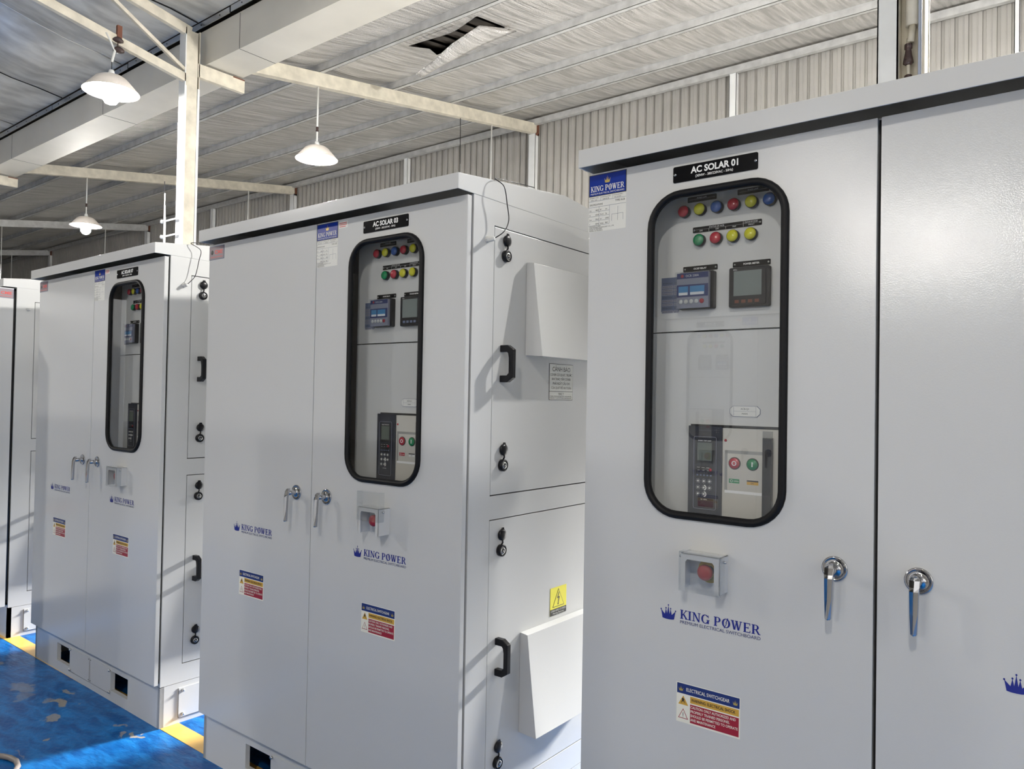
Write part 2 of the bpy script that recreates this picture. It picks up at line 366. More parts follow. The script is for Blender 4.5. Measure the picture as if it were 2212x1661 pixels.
def warning(a0, b0, T, parent):
    a1, b1 = a0+.165, b0+.098; mb = MB(); c = .0006
    mb.box(a0, a1, b0, b1, 0, .0005, CREAM, T)
    mb.rect(a0+.0015, a1-.0015, b1-.0265, b1-.0015, c, NAVY, T)
    mb.text('ELECTRICAL SWITCHGEAR', a0+.0825, b1-.0185, .0085, c+.0003, CREAM, T, w=.112, align='C', bold=.01)
    for x in (a0+.006, a1-.018): crown(mb, x, b1-.0205, .012, .012, c+.0003, GOLD, T)
    mb.rect(a0+.037, a1-.003, b0+.0525, b0+.0690, c, YELL, T)
    mb.text('WARNING: ELECTRICAL SHOCK', a0+.0395, b0+.0575, .0072, c+.0003, INK, T, w=.114, bold=.02)
    mb.rect(a0+.037, a1-.003, b0+.004, b0+.0495, c, REDL, T)
    for i, (s, wd) in enumerate([('CAUTION: ONLY AUTHORIZED AND', .116), ('PROPERLY TRAINED PERSONEL', .101), ('SHOULD BE PERMITTED TO OPERATE', .121), ('AND MAINTENANCE', .065)]):
        mb.text(s, a0+.0385, b0+.0400-.0103*i, .0064, c+.0003, CREAM, T, w=wd, bold=.012)
    cx = a0+.0185
    mb.flat([(cx-.0135, b0+.044), (cx+.0135, b0+.044), (cx, b0+.067)], c, YELL, T)
    mb.flat([(cx-.001, b0+.062), (cx+.004, b0+.056), (cx+.001, b0+.056), (cx+.006, b0+.048), (cx-.001, b0+.0535), (cx-.006, b0+.0465), (cx-.003, b0+.056), (cx-.004, b0+.058)], c+.0003, INK, T)
    mb.flat([(cx-.0135, b0+.010), (cx+.0135, b0+.010), (cx, b0+.035)], c, REDL, T)
    mb.flat([(cx-.0108, b0+.0118), (cx+.0108, b0+.0118), (cx, b0+.0322)], c+.0003, CREAM, T)
    mb.rect(cx-.0007, cx+.0007, b0+.0165, b0+.0255, c+.0006, INK, T); mb.rect(cx-.0007, cx+.0007, b0+.0135, b0+.015, c+.0006, INK, T)
    return mb.build('warning_label', parent)
def rating(a0, b1, T, parent, num, pale=False):
    """blue headed specification sticker .118 wide .158 high, top edge b1"""
    mb = MB(); a1 = a0+.118; bs = b1-.060; b0 = b1-.158; c = .0006
    mb.box(a0, a1, b0, bs, 0, .0004, LABW, T); mb.box(a0, a1, bs, b1, 0, .0006, INK, T)
    mb.rect(a0+.002, a1-.002, bs+.002, b1-.002, .0009, ROYAL, T)
    crown(mb, a0+.050, bs+.033, .018, .019, .0012, GOLD, T)
    serif_text(mb, 'KING POWER', a0+.006, bs+.0125, .106, .0155, .0012, LABW, T)
    mb.text('PREMIUM ELECTRICAL SWITCHBOARD', a0+.006, bs+.0045, .0045, .0012, LABW, T, w=.106)
    t = .0008
    def hl(b, x0=a0, x1=a1): mb.rect(x0, x1, b, b+.0006, t, INKB, T)
    def vl(a, y0, y1): mb.rect(a, a+.0006, y0, y1, t, INKB, T)
    hl(bs-.0135); hl(bs-.030); vl(a0+.038, bs-.0135, bs); vl(a0+.076, bs-.0135, bs)
    for i, s in enumerate(['PROJECT NO', 'INSTALLED', 'STANDARD']):
        mb.text(s, a0+.003+.038*i, bs-.0055, .0026, t, INK, T, w=.028); mb.text(['20-10', '2023', 'IEC 61439'][i], a0+.006+.038*i, bs-.0115, .003, t, INK, T, w=.02)
    mb.text('SPECIFICATIONS', a0+.003, bs-.0255, .0048, t, INK, T, w=.042); mb.text('TYPE: ACB', a0+.084, bs-.022, .005, t, INK, T, w=.030)
    for k in range(4):
        hl(bs-.0305-.0125*(k+1), a0, a0+.066)
        for x, s in ((a0+.003, ['Un', 'In', 'Icw', 'f'][k]), (a0+.022, ['400V', '630A', '50kA', '50Hz'][k]), (a0+.037, ['IP', 'Form', 'Ui', 'Uimp'][k]), (a0+.054, ['54', '2b', '690V', '8kV'][k])):
            mb.text(s, x, bs-.0405-.0125*k, .0036, t, INK, T)
    vl(a0+.033, bs-.080, bs-.030); vl(a0+.066, bs-.080, bs-.030)
    vl(a0+.092, bs-.068, bs-.036); hl(bs-.056, a0+.074, a0+.110); 
    for x in (.074, .092, .109): vl(a0+x, bs-.074, bs-.056)
    for i, s in enumerate(['MANUFACTURER', 'KING POWER TECHNOLOGY CO., LTD', 'MADE IN VIETNAM', 'MODEL: AC SOLAR '+num]):
        mb.text(s, a0+.003, bs-.0845-.0042*i*.95-.0*i, .0030, t, INK, T, w=[.036, .078, .040, .042][i])
    return mb.build('rating_label', parent)
def nameplate(a0, a1, b0, b1, T, parent, num):
    mb = MB(); mb.prism(rrect(a0, a1, b0, b1, .004, 4), 0, .002, BLACKG, T)
    mb.text(('AC SOLAR '+num).strip(), (a0+a1)/2, b0+.0175, .0168, .0024, WHITE, T, w=.124 if num else .09, align='C', bold=.035)
    mb.text('(3Ø4W - 380/220VAC - 50Hz)', (a0+a1)/2, b0+.0065, .0062, .0024, WHITE, T, w=.098, align='C', bold=.01)
    for a in (a0+.0055, a1-.0055): mb.lathe([(.0034, .002), (.0034, .0032), (.002, .0038)], STEEL, T, 10, (a, (b0+b1)/2)); mb.lathe([(.0013, .0038), (.001, .0041)], BLACK, T, 6, (a, (b0+b1)/2))
    return mb.build('nameplate', parent)
def cme_plate(a0, a1, b0, b1, T, parent, big=False):
    mb = MB(); mb.box(a0, a1, b0, b1, 0, .0008, INKB, T); mb.rect(a0+.002, a1-.002, b0+.002, b1-.002, .0011, PINKT, T)
    mb.text('CME', a0+(a1-a0)*.38, b0+(b1-b0)*.40, (b1-b0)*.30, .0014, CMERED, T, w=(a1-a0)*.52, bold=.03)
    mb.lathe([(.010, .0012), (.0095, .0014)], INK, T, 14, (a0+(a1-a0)*.2, b0+(b1-b0)*.55))
    mb.rect(a0+.012, a1-.012, b0+.010, b0+.012, .0014, CMERED, T)
    return mb.build('maker_plate', parent)

# ------------------------------------------------------------------ the electrical cabinet
DF, OV = .0278, .048           # door face offset, canopy overhang beyond the door
ZCT, ZCB, ZPT, ZDB, ZDT = 2.2285, 2.1795, .1888, .2012, 2.172
DEPTH = 1.05
def make_cabinet(x, y, ang, W, wl, num, label, win, group, cover_lift=0.0, blank_logo=True, ajar=None):
    """origin: right front lower corner of the body, on the floor; door with window is 'R' or 'L'"""
    root = empty('electrical_cabinet', (x, y, 0), ang, label, 'electrical cabinet', group)
    T = front(0); TD = front(-DF); S = side(0)
    # ---- body
    mb = MB(); g = .0035
    mb.box(-W, -W+.02, 0, DEPTH, ZPT, ZCB, PAINT)                       # left wall
    mb.box(-W, 0, DEPTH-.02, DEPTH, ZPT, ZCB, PAINT)                    # rear
    mb.box(-W+.02, -.02, .0, DEPTH-.02, ZPT, ZPT+.02, PAINT); mb.box(-W+.02, -.02, .0, DEPTH-.02, ZCB-.02, ZCB, PAINT)
    y0, y1 = .1019, DEPTH-.10; zs = [(.2723, 1.1573), (1.2328, 2.10)]
    mb.box(-.02, 0, 0, y0, ZPT, ZCB, PAINT); mb.box(-.02, 0, y1, DEPTH-.02, ZPT, ZCB, PAINT)
    for a, b in ((ZPT, zs[0][0]), (zs[0][1], zs[1][0]), (zs[1][1], ZCB)): mb.box(-.02, 0, y0, y1, a, b, PAINT)
    mb.box(-.034, -.024, y0-.02, y1+.02, ZPT+.02, ZCB-.02, DARK)
    mb.box(-W+.02, -.02, .0, .02, ZCB-.05, ZCB-.02, DARK)
    mb.box(-W+.02, -.02, .0, .02, ZPT+.02, ZPT+.04, DARK)
    body = mb.build('body', root)
    # ---- black seal between the doors and the body
    mb = MB(); e = .010
    for a0, a1, b0, b1 in ((-W+e, -W+e+.02, ZDB+.005, ZDT), (-e-.02, -e, ZDB+.005, ZDT), (-W+e, -e, ZDB+.005, ZDB+.02), (-W+e, -e, ZDT-.015, ZDT)):
        mb.box(a0, a1, b0, b1, -.001, .0075, RUBBER, T)
    mb.box(-W+wl-.012, -W+wl+.012, ZDB+.005, ZDT, -.03, .010, DARK, T)
    mb.build('door_seal', root)
    # ---- canopy: gabled side profile, lip in front
    mb = MB(); yf = -DF-OV; yb = DEPTH+.07; ym = .5; zr = 2.283
    prof = [(yf, ZCT), (ym, zr), (yb, ZCT), (yb, ZCB), (yb-.01, ZCB), (yb-.01, ZCT-.004), (ym, zr-.006), (yf+.004, ZCT-.006), (yf+.004, ZCB), (yf, ZCB)]
    Tp = lambda a, b, c: (c, a, b)
    mb.prism(prof, -W-.004, .001, PAINT, Tp)
    gab = [(yf+.001, ZCB), (yb-.001, ZCB), (yb-.001, ZCT-.001), (ym, zr-.001), (yf+.001, ZCT-.001)]
    mb.prism(gab, -.003, .0012, PAINT, Tp); mb.prism(gab, -W-.004, -W, PAINT, Tp)
    mb.box(-W, -.003, yf+.004, -.001, ZCB+.030, ZCB+.034, PAINT)        # soffit inside the lip
    mb.build('canopy', root, bevel=.0015)
    # ---- plinth
    mb = MB(); PX = [(-W+.309, -W+.481), (-.495, -.315)]
    wall = [(-W, 0), (0, 0), (0, ZPT-.002), (-W, ZPT-.002)]
    holes = [[(a, .053), (b, .053), (b, .149), (a, .149)] for a, b in PX]
    mb.prism(wall, -.02, 0, PAINT, T, holes)
    mb.prism([(0, 0), (DEPTH, 0), (DEPTH, ZPT-.002), (0, ZPT-.002)], -.02, 0, PAINT, S)
    mb.box(-W, -W+.02, 0, DEPTH, 0, ZPT-.002, PAINT); mb.box(-W, 0, DEPTH-.02, DEPTH, 0, ZPT-.002, PAINT)
    mb.box(-W+.02, -.02, .30, .31, .001, ZPT-.002, DARK); mb.box(-W+.02, -.02, .02, .3, ZPT-.006, ZPT-.002, DARK)
    mb.build('plinth', root)
    for a0, a1, scr in ((-W+.481, -W+.724, 0), (-W+.732, -.495, 1)):
        mb = MB(); mb.box(a0, a1, .034, .160, 0, .002, PAINT, T)
        mb.rect(a0+.0005 if scr else a1-.0025, a0+.0025 if scr else a1-.0005, .034, .158, .0022, DARK, T); mb.rect(a0, a1, .0335, .0350, .0022, DARK, T)
        for a in (a0+.008, a1-.008):
            big = (a > (a0+a1)/2) == bool(scr)
            for b in (.044, .150): mb.lathe([(.0065 if big else .0025, .002), (.006 if big else .0025, .010 if big else .003)], STEEL if big else DARK, T, 8, (a, b))
        mb.build('cover_plate', root)
    mb = MB(); mb.box(.088, .34, .026, .163, 0, .004, PAINT, S)
    mb.rect(.0865, .0885, .026, .163, .0045, DARK, S); mb.rect(.0885, .34, .0255, .027, .0045, DARK, S)
    for a in (.108, .32):
        for b in (.040, .150): mb.lathe([(.008, .004), (.008, .010), (.006, .013)], STEEL, S, 6, (a, b))
    mb.build('cover_plate', root)
    # ---- inner panel seen through the window
    xd0, xd1 = (-W+wl, 0) if win == 'R' else (-W, -W+wl)               # door limits in x
    D = xd0                                                             # offsets below count from the door's left edge
    TI = front(.045)
    mb = MB(); mb.box(D+.15, D+.62, 1.7325, 2.13, -.02, 0, PAINT2, TI); 
    hole = [(D+.281, 1.05), (D+.56, 1.05), (D+.56, 1.489), (D+.281, 1.489)]
    mb.prism([(D+.15, 1.05-.1), (D+.62, 1.05-.1), (D+.62, 1.7285), (D+.15, 1.7285)], -.02, 0, PAINT2, TI, [hole])
    mb.box(D+.15, D+.62, .95, 2.13, -.03, -.025, DARK, TI)
    mb.build('inner_panel', root)
    mb = MB()
    for a0, a1 in ((D+.264, D+.344), (D+.400, D+.480)):
        mb.prism(rrect(a0, a1, 2.070, 2.084, .002, 3), 0, .0015, BLACKG, TI)
        mb.rect(a0+.004, a1-.004, 2.0765, 2.0768, .0018, WHITE, TI); mb.text('PHASE LAMP', (a0+a1)/2, 2.078, .0033, .0018, WHITE, TI, align='C')
    mb.prism(rrect(D+.280, D+.463, 1.988, 2.003, .002, 3), 0, .0015, BLACKG, TI)
    mb.rect(D+.286, D+.457, 1.9955, 1.9958, .0018, WHITE, TI)
    for a in (.3245, .3695): mb.rect(D+a, D+a+.0006, 1.989, 1.9955, .0018, WHITE, TI)
    mb.rect(D+.4155, D+.4163, 1.989, 2.002, .0018, WHITE, TI)
    mb.text('STATUS OF ACB', D+.345, 1.9972, .0038, .0018, WHITE, TI, align='C'); mb.text('STATUS OF OC/EF', D+.436, 1.9972, .0038, .0018, WHITE, TI, align='C', w=.033)
    for a, s in ((.303, 'ON'), (.347, 'OFF'), (.392, 'TRIP'), (.437, 'FAULT')): mb.text(s, D+a, 1.9905, .0036, .0018, WHITE, TI, align='C')
    for a0, a1, s in ((.254, .349, 'OC/EF RELAY'), (.390, .486, 'POWER METER')):
        mb.prism(rrect(D+a0, D+a1, 1.8875, 1.9015, .002, 3), 0, .0015, BLACKG, TI)
        mb.text(s, D+(a0+a1)/2, 1.8922, .0045, .0018, WHITE, TI, align='C', bold=.03)
        for a in (a0+.005, a1-.005): mb.lathe([(.0026, .0015), (.002, .003)], STEEL, TI, 8, (D+a, 1.8945))
    for a in (.284, .459): mb.lathe([(.0024, .0015), (.002, .003)], STEEL, TI, 8, (D+a, 1.9955))
    mb.build('engraved_captions', root)
    mb = MB(); mb.box(D+.191, D+.2435, 1.786, 1.877, 0, .0006, INKB, TI)
    for k in range(9):
        z = 1.862-.0095*k
        if k in (2, 3, 5, 6, 8, 1): mb.rect(D+.193, D+.226, z-.004, z+.0035, .0009, RELGR, TI); mb.rect(D+.2275, D+.242, z-.004, z+.0035, .0009, RELGR, TI)
        mb.text('SETTING VALUE', D+.195, z-.0015, .0024, .0012, INK, TI, w=.028); mb.text('0.5', D+.230, z-.0015, .0026, .0012, INK, TI)
    mb.build('setting_table', root)
    lens = {'g': GREENL, 'r': REDLEN, 'y': YELLEN, 'b': BLUELEN}
    for i, (a, z, k) in enumerate([(.257, 2.047, 'r'), (.302, 2.047, 'y'), (.348, 2.047, 'b'), (.393, 2.047, 'r'), (.439, 2.047, 'y'), (.484, 2.047, 'b'),
                                   (.301, 1.967, 'g'), (.347, 1.967, 'r'), (.392, 1.967, 'y'), (.438, 1.967, 'y')]):
        mb = MB(); mb.lathe([(.0158, 0), (.0158, .012), (.0145, .013), (.0135, .013)], BLACK, TI, 20, (D+a, z))
        mb.build('indicator_lamp', root)['label'] = {'g': 'green', 'r': 'red', 'y': 'yellow', 'b': 'blue'}[k]+' indicator lamp'
        holder = [o for o in root.children if o.name.startswith('indicator_lamp')][-1]
        mb = MB(); mb.lathe([(.0148, .012), (.0148, .0145), (.012, .0175), (.006, .0190), (.0012, .0193)], lens[k], TI, 20, (D+a, z)); mb.build('lens', holder)
    # protective relay
    mb = MB(); mb.prism(rrect(D+.2500, D+.3460, 1.787, 1.884, .004, 3), 0, .016, BLACK, TI); rel = mb.build('protective_relay', root)
    mb = MB(); a0, a1 = D+.248, D+.336; c = .0275
    mb.box(D+.2490, D+.3370, 1.789, 1.881, .0165, .0272, RELGR, TI)
    mb.rect(a0+.001, a1, 1.866, 1.880, c, RELBL, TI); mb.rect(a0+.001, a1, 1.818, 1.850, c, RELBL, TI)
    mb.rect(a0+.006, a0+.033, 1.824, 1.846, c+.0003, LCDB, TI); mb.rect(a0+.038, a0+.078, 1.824, 1.846, c+.0003, LCDB, TI)
    mb.rect(a0+.007, a0+.032, 1.823, 1.830, c+.0005, WHITE, TI); mb.rect(a0+.039, a0+.077, 1.823, 1.830, c+.0005, WHITE, TI)
    mb.text('OCR 230A', a0+.026, 1.870, .0055, c+.0004, WHITE, TI)
    mb.lathe([(.0045, c), (.004, c+.0004)], REDLEN, TI, 10, (a0+.016, 1.873))
    for i in range(4): mb.lathe([(.006, c), (.0055, c+.001)], LABW, TI, 12, (a0+.013+.0145*i, 1.806))
    mb.lathe([(.0065, c), (.006, c+.001)], REDLEN, TI, 12, (a0+.071, 1.806))
    mb.build('relay_face', rel)
    mb = MB(); mb.prism(rrect(a0-.002, a1+.003, 1.787, 1.884, .002, 3), c+.004, c+.005, CLEAR, TI); mb.build('clear_cover', rel)
    # power meter
    mb = MB(); mb.prism(rrect(D+.386, D+.488, 1.785, 1.8845, .004, 3), 0, .014, BLACK, TI); mb.prism(rrect(D+.392, D+.480, 1.790, 1.880, .003, 3), .014, .0165, BLACK, TI)
    mb.text('E02a', D+.398, 1.8770, .0035, .0168, LABW, TI)
    for i in range(4): mb.rect(D+.402+.017*i, D+.413+.017*i, 1.795, 1.803, .0168, RUST if num == '01' else INKB, TI)
    met = mb.build('power_meter', root)
    mb = MB(); mb.rect(D+.399, D+.470, 1.813, 1.875, .0170, SCREEN, TI); mb.build('meter_screen', met)
    # tag holder
    mb = MB(); P = [(-.039, .006), (-.031, .0135), (.031, .0135), (.039, .006), (.039, -.006), (.031, -.0135), (-.031, -.0135), (-.039, -.006)]
    mb.prism([(D+.426+p, 1.525+q) for p, q in P], 0, .0015, INKB, TI); mb.prism([(D+.426+p*.975, 1.525+q*.94) for p, q in P], .0015, .002, LABW, TI)
    mb.rect(D+.397, D+.3976, 1.513, 1.537, .0023, INKB, TI); mb.rect(D+.454, D+.4546, 1.513, 1.537, .0023, INKB, TI); mb.rect(D+.397, D+.454, 1.525, 1.5254, .0023, INKB, TI)
    mb.text('ACB-Q'+num[-1:], D+.426, 1.529, .0042, .0023, INK, TI, align='C'); mb.text('MAIN', D+.426, 1.517, .0042, .0023, INK, TI, align='C')
    mb.build('tag_holder', root)
    # circuit breaker
    z0, z1 = 1.10, 1.486
    mb = MB(); A = D+.282
    mb.box(D+.373, D+.56, z0, z1-.004, -.012, .010, ACBW, TI)
    mb.prism(rrect(D+.385, D+.500, 1.328, 1.419, .006, 3), .010, .0104, ACBW, TI)
    mb.box(D+.380, D+.478, 1.419, 1.427, .0102, .0106, ACBS, TI); mb.box(D+.379, D+.386, 1.325, 1.427, .0102, .0106, ACBS, TI); mb.box(D+.380, D+.478, 1.320, 1.327, .0102, .0108, WHITE, TI)
    mb.box(D+.476, D+.500, 1.462, 1.478, .0102, .0108, ACBS, TI); mb.box(D+.475, D+.479, 1.422, 1.478, .0102, .0108, ACBS, TI)
    mb.box(D+.281, D+.56, 1.484, 1.489, -.02, .0, DARK, TI)
    br = mb.build('circuit_breaker', root)
    mb = MB(); mb.box(A, D+.3725, z0, z1-.001, -.012, .014, TRIPM, TI)
    mb.prism(rrect(A+.017, A+.078, 1.274, 1.458, .003, 3), .014, .018, TRIPM, TI)
    mb.tube([(p, q, .0182) for p, q in rrect(A+.017, A+.078, 1.274, 1.458, .004, 2)], .0006, RELGR, TI, 4, True)
    mb.rect(A+.022, A+.073, 1.388, 1.450, .0183, BLACK, TI); mb.rect(A+.027, A+.066, 1.397, 1.443, .0186, LCDG, TI)
    mb.text('SMART TRIP UNIT', A+.0465, 1.4465, .003, .0186, WHITE, TI, align='C', w=.036)
    mb.rect(A+.022, A+.071, 1.353, 1.384, .0185, BLACK, TI)
    for i in range(3): mb.rect(A+.026+.013*i, A+.034+.013*i, 1.379, 1.3798, .0188, LABW, TI); mb.rect(A+.028+.013*i, A+.034+.013*i, 1.372, 1.3728, .0188, LABW, TI)
    mb.lathe([(.0042, .0185), (.004, .0205)], REDLEN, TI, 10, (A+.063, 1.3745))
    for i in range(5): mb.rect(A+.0255+.009*i, A+.0305+.009*i, 1.358, 1.362, .0188, INKB, TI)
    for (i, j) in [(0, 0), (1, 0), (2, 0), (0, 1), (1, 1), (2, 1), (0, 2), (1, 2)]:
        cx, cz = A+.030+.0155*i, 1.345-.0165*j
        mb.lathe([(.0030, .018), (.0026, .0205)], LABW, TI, 8, (cx, cz))
        for k in range(8):
            t = math.pi*k/4; mb.rect(cx+.0052*math.cos(t)-.0006, cx+.0052*math.cos(t)+.0006, cz+.0052*math.sin(t)-.0006, cz+.0052*math.sin(t)+.0006, .0186, LABW, TI)
        if (i, j) in ((1, 1), (1, 2)): mb.flat([(cx+.0075*math.cos(t), cz+.0075*math.sin(t)) for t in [math.radians(-80+16*k) for k in range(11)]]+[(cx+.0045*math.cos(t), cz+.0045*math.sin(t)) for t in [math.radians(80-16*k) for k in range(11)]], .0187, LABW, TI)
    mb.text('50 / 60Hz', A+.046, 1.297, .003, .0186, WHITE, TI, align='C')
    mb.build('trip_unit', br)
    for a, mt, kk in ((.405, REDLEN, 0), (.451, GREENL, 1)):
        mb = MB(); mb.lathe([(.0155, .010), (.0155, .0115), (.0142, .0125)], INK, TI, 20, (D+a, 1.395)); mb.lathe([(.0140, .0125), (.013, .0145)], mt, TI, 20, (D+a, 1.395))
        if kk == 0:
            for poly in arcs(D+a, 1.395, .0062, .0062, 0, 360, .0022, 1, 16): mb.flat(poly, .0148, WHITE, TI)
        else: mb.rect(D+a-.0013, D+a+.0013, 1.389, 1.401, .0148, WHITE, TI)
        mb.build('push_button', br)['label'] = 'green close button' if kk else 'red open button'
    mb = MB(); gm, ym_ = (GREENL, YELL) if num == '01' else (REDLEN, LABW)
    mb.rect(D+.391, D+.418, 1.3455, 1.356, .0108, gm, TI); mb.text('OPEN' if num == '01' else 'CLOSED', D+.403, 1.349, .0032, .0111, WHITE, TI, w=.013)
    for poly in arcs(D+.3975, 1.3508, .0035, .0035, 0, 360, .001, 1, 10): mb.flat(poly, .0111, WHITE, TI)
    mb.rect(D+.437, D+.466, 1.3445, 1.3555, .0108, ym_, TI); mb.rect(D+.437, D+.466, 1.352, 1.3555, .0111, INK, TI); mb.text('DIS', D+.451, 1.3465, .0036, .0111, INK, TI, align='C')
    mb.build('status_window', br)
    mb = MB(); mb.box(D+.479, D+.501, 1.12, 1.4615, .010, .022, BLACK, TI); mb.box(D+.480, D+.500, 1.312, 1.322, .022, .024, BLACK, TI); mb.build('charging_handle', br)
    mb = MB(); mb.lathe([(.0035, .010), (.003, .012)], REDLEN, TI, 10, (D+.381, 1.451)); mb.build('fault_light', br)
    # ---- front doors
    def door(a0, a1, windowed):
        g_ = .0016 if num != '01' else .004
        a0 += g_; a1 -= g_
        hinge = None
        mb = MB(); outer = [(a0, ZDB), (a1, ZDB), (a1, ZDT), (a0, ZDT)]
        h = [rrect(D+.200, D+.542, 1.264, 2.073, .078, 8)] if windowed else []
        mb.prism(outer, -.002+.0, .0, PAINT, TD, h)
        t = .0015
        for q in ((a0, a0+t, ZDB, ZDT), (a1-t, a1, ZDB, ZDT), (a0, a1, ZDB, ZDB+t), (a0, a1, ZDT-t, ZDT)): mb.box(*q, -.0195, -.002, PAINT, TD)
        d_ = mb.build('front_door', root, bevel=.0012)
        return d_
    dl = door(-W, -W+wl, win == 'L'); dr = door(-W+wl, 0, win == 'R')
    dw, db = (dr, dl) if win == 'R' else (dl, dr)
    B = -W if win == 'R' else -W+wl                                     # blank door left edge
    # window
    mb = MB(); path_o = rrect(D+.1965, D+.5455, 1.2605, 2.0765, .0815, 8)
    mb.prism(rrect(D+.187, D+.555, 1.251, 2.086, .092, 8), -.002, .0035, RUBBER, TD, [rrect(D+.206, D+.536, 1.270, 2.067, .072, 8)])
    mb.tube([(p, q, .003) for p, q in path_o], .0085, RUBBER, TD, 8, True)
    mb.build('window_gasket', dw)
    mb = MB(); mb.prism(rrect(D+.202, D+.540, 1.266, 2.071, .076, 8), -.001, .001, GLASS, TD); mb.build('window_pane', dw)
    nameplate(D+.258, D+.479, 2.106, 2.147, TD, dw, num)
    rating(D+.002, 2.168, TD, dw, num)
    if win == 'R':
        mb = MB(); mb.box(D+.124, D+.173, 2.140, 2.164, 0, .0005, LABW, TD)
        for k in range(3): mb.rect(D+.128, D+.168-.006*(k == 2), 2.157-.0065*k, 2.1595-.0065*k, .0008, CMERED, TD)
        mb.build('small_red_label', dw)
        if ajar is None: cme_plate(B+.001, B+.114, 2.108, 2.165, TD, db)
    logo(D+.241, .993, TD, dw); warning(D+.287, .745, TD, dw)
    logo(B+.235, .993 if win == 'R' else .993, TD, db); warning(B+.280, .745, TD, db)
    # ---- lever handles
    def lever(a, z, parent_name):
        h = subempty('lever_handle', root, (a, -DF, z)); L = front(0)
        mb = MB(); mb.lathe([(.0275, 0), (.0275, .003), (.025, .0045), (.0235, .0035), (.010, .0035), (.0095, .012), (.0085, .045), (.005, .047)], CHROME, L, 28); mb.build('escutcheon', h)
        mb = MB()
        secs = [(.017, .0035, .040), (.014, .0075, .043), (.008, .0100, .046), (-.006, .0098, .050), (-.014, .0092, .051), (-.06, .0080, .052), (-.100, .0062, .052), (-.103, .0048, .051)]
        vs_ = []
        for zz, hw, c in secs: vs_ += [(-hw, zz, c-.010), (hw, zz, c-.010), (hw, zz, c-.002), (0, zz, c+.003), (-hw, zz, c-.002)]
        fs = []
        for k in range(len(secs)-1):
            for i in range(5): j = (i+1) % 5; fs.append((k*5+i, k*5+j, (k+1)*5+j, (k+1)*5+i))
        fs += [tuple(range(5)), tuple((len(secs)-1)*5+i for i in range(5))]
        mb.add(vs_, fs, CHROME, L); mb.build('lever', h, bevel=.0008)
    za = 1.183
    if win == 'R': lever(-W+wl-.087, za, 'l'); lever(-W+wl+.088, za, 'r')
    else: lever(-W+wl-.083, za, 'l'); lever(-W+wl+.084, za, 'r')
    # ---- emergency stop with guard
    es = subempty('emergency_stop', root, (D+.367, -DF, 1.133)); E_ = front(0)
    mb = MB(); t = .0022; w2, zt, zb_ = .050, .044, -.044; c1 = .050
    mb.box(-w2, w2, zt-t, zt, 0, c1, PAINT, E_); mb.box(-w2, -w2+t, zb_, zt, 0, c1, PAINT, E_); mb.box(w2-t, w2, zb_, zt, 0, c1, PAINT, E_)
    outer = [(-w2, zb_), (-.038, zb_), (-.038, .024), (-.033, .030), (.031, .030), (.036, .024), (.036, zb_), (w2, zb_), (w2, zt), (-w2, zt)]
    mb.prism(outer, c1-t, c1, PAINT, E_); mb.build('guard_hood', es)
    mb = MB(); mb.lathe([(.030, 0), (.030, .0012)], YELL, E_, 24, (.004, .0)); mb.lathe([(.012, .0012), (.012, .022)], BLACK, E_, 16, (.004, 0))
    mb.text('STOP', .016, -.022, .006, .0016, INK, E_, align='C'); mb.build('legend_plate', es)
    mb = MB(); mb.lathe([(.013, .020), (.0185, .024), (.0195, .030), (.0175, .0345), (.009, .0365), (.001, .0368)], REDB, E_, 24, (.004, 0)); mb.build('stop_button', es)
    mb = MB(); lf = cover_lift; t = .0016; x0, x1, q0, q1 = -.054, .054, -.048+lf, .048+lf
    mb.box(x0, x1, q0, q1, .052, .052+t, CLEAR, E_); mb.box(x0, x0+t, q0, q1, .028, .052, CLEAR, E_); mb.box(x1-t, x1, q0, q1, .028, .052, CLEAR, E_); mb.box(x0, x1, q1-t, q1, .028, .052, CLEAR, E_)
    mb.build('flip_cover', es, bevel=.0006)
    hz = .033
    mb = MB(); mb.tube([(x0-.001, hz, .034), (x0-.006, hz, .034)], .0035, STEEL, E_, 8); mb.build('hinge_pin', es)
    mb = MB(); mb.tube([(x1, hz, .034), (x1+.005, hz, .034)], .0035, STEEL, E_, 8); mb.build('hinge_pin', es)
    # ---- side doors
    for k, (b0, b1) in enumerate(zs):
        mb = MB(); mb.box(y0+g, y1-g, b0+g, b1-g, -.016, -.0006, PAINT, S)
        sd = mb.build('side_door', root, bevel=.001)
        hb, ht = ((.43, .762), (1.692, 2.007))[k]
        a0, a1 = .276, .276+.46; th = (.030, .030)[k]; bh = .072
        mb = MB(); vs_ = [(a0, ht, 0), (a1, ht, 0), (a1, hb, 0), (a0, hb, 0), (a0, ht-.004, th), (a1, ht-.004, th), (a1, hb-.004, bh), (a0, hb-.004, bh)]
        mb.add(vs_, [(0, 1, 5, 4), (4, 5, 6, 7), (0, 4, 7, 3), (1, 2, 6, 5), (0, 3, 2, 1), (3, 7, 6, 2)], PAINT, S); mb.build('vent_hood', sd, bevel=.001)
        hz0, hz1 = ((.655, .775), (1.598, 1.718))[k]; ya = .150
        mb = MB(); hw = .0095
        prof = [(0, 0), (.022, 0), (.022, .028), (.030, .036), (.090, .036), (.098, .028), (.098, 0), (.120, 0), (.120, .030), (.106, .052), (.014, .052), (0, .030)]
        TH = lambda a, b, c: (b, ya+c, hz0+a)
        mb.prism(prof, -hw, hw, BLACK, TH); mb.build('pull_handle', sd, bevel=.002)
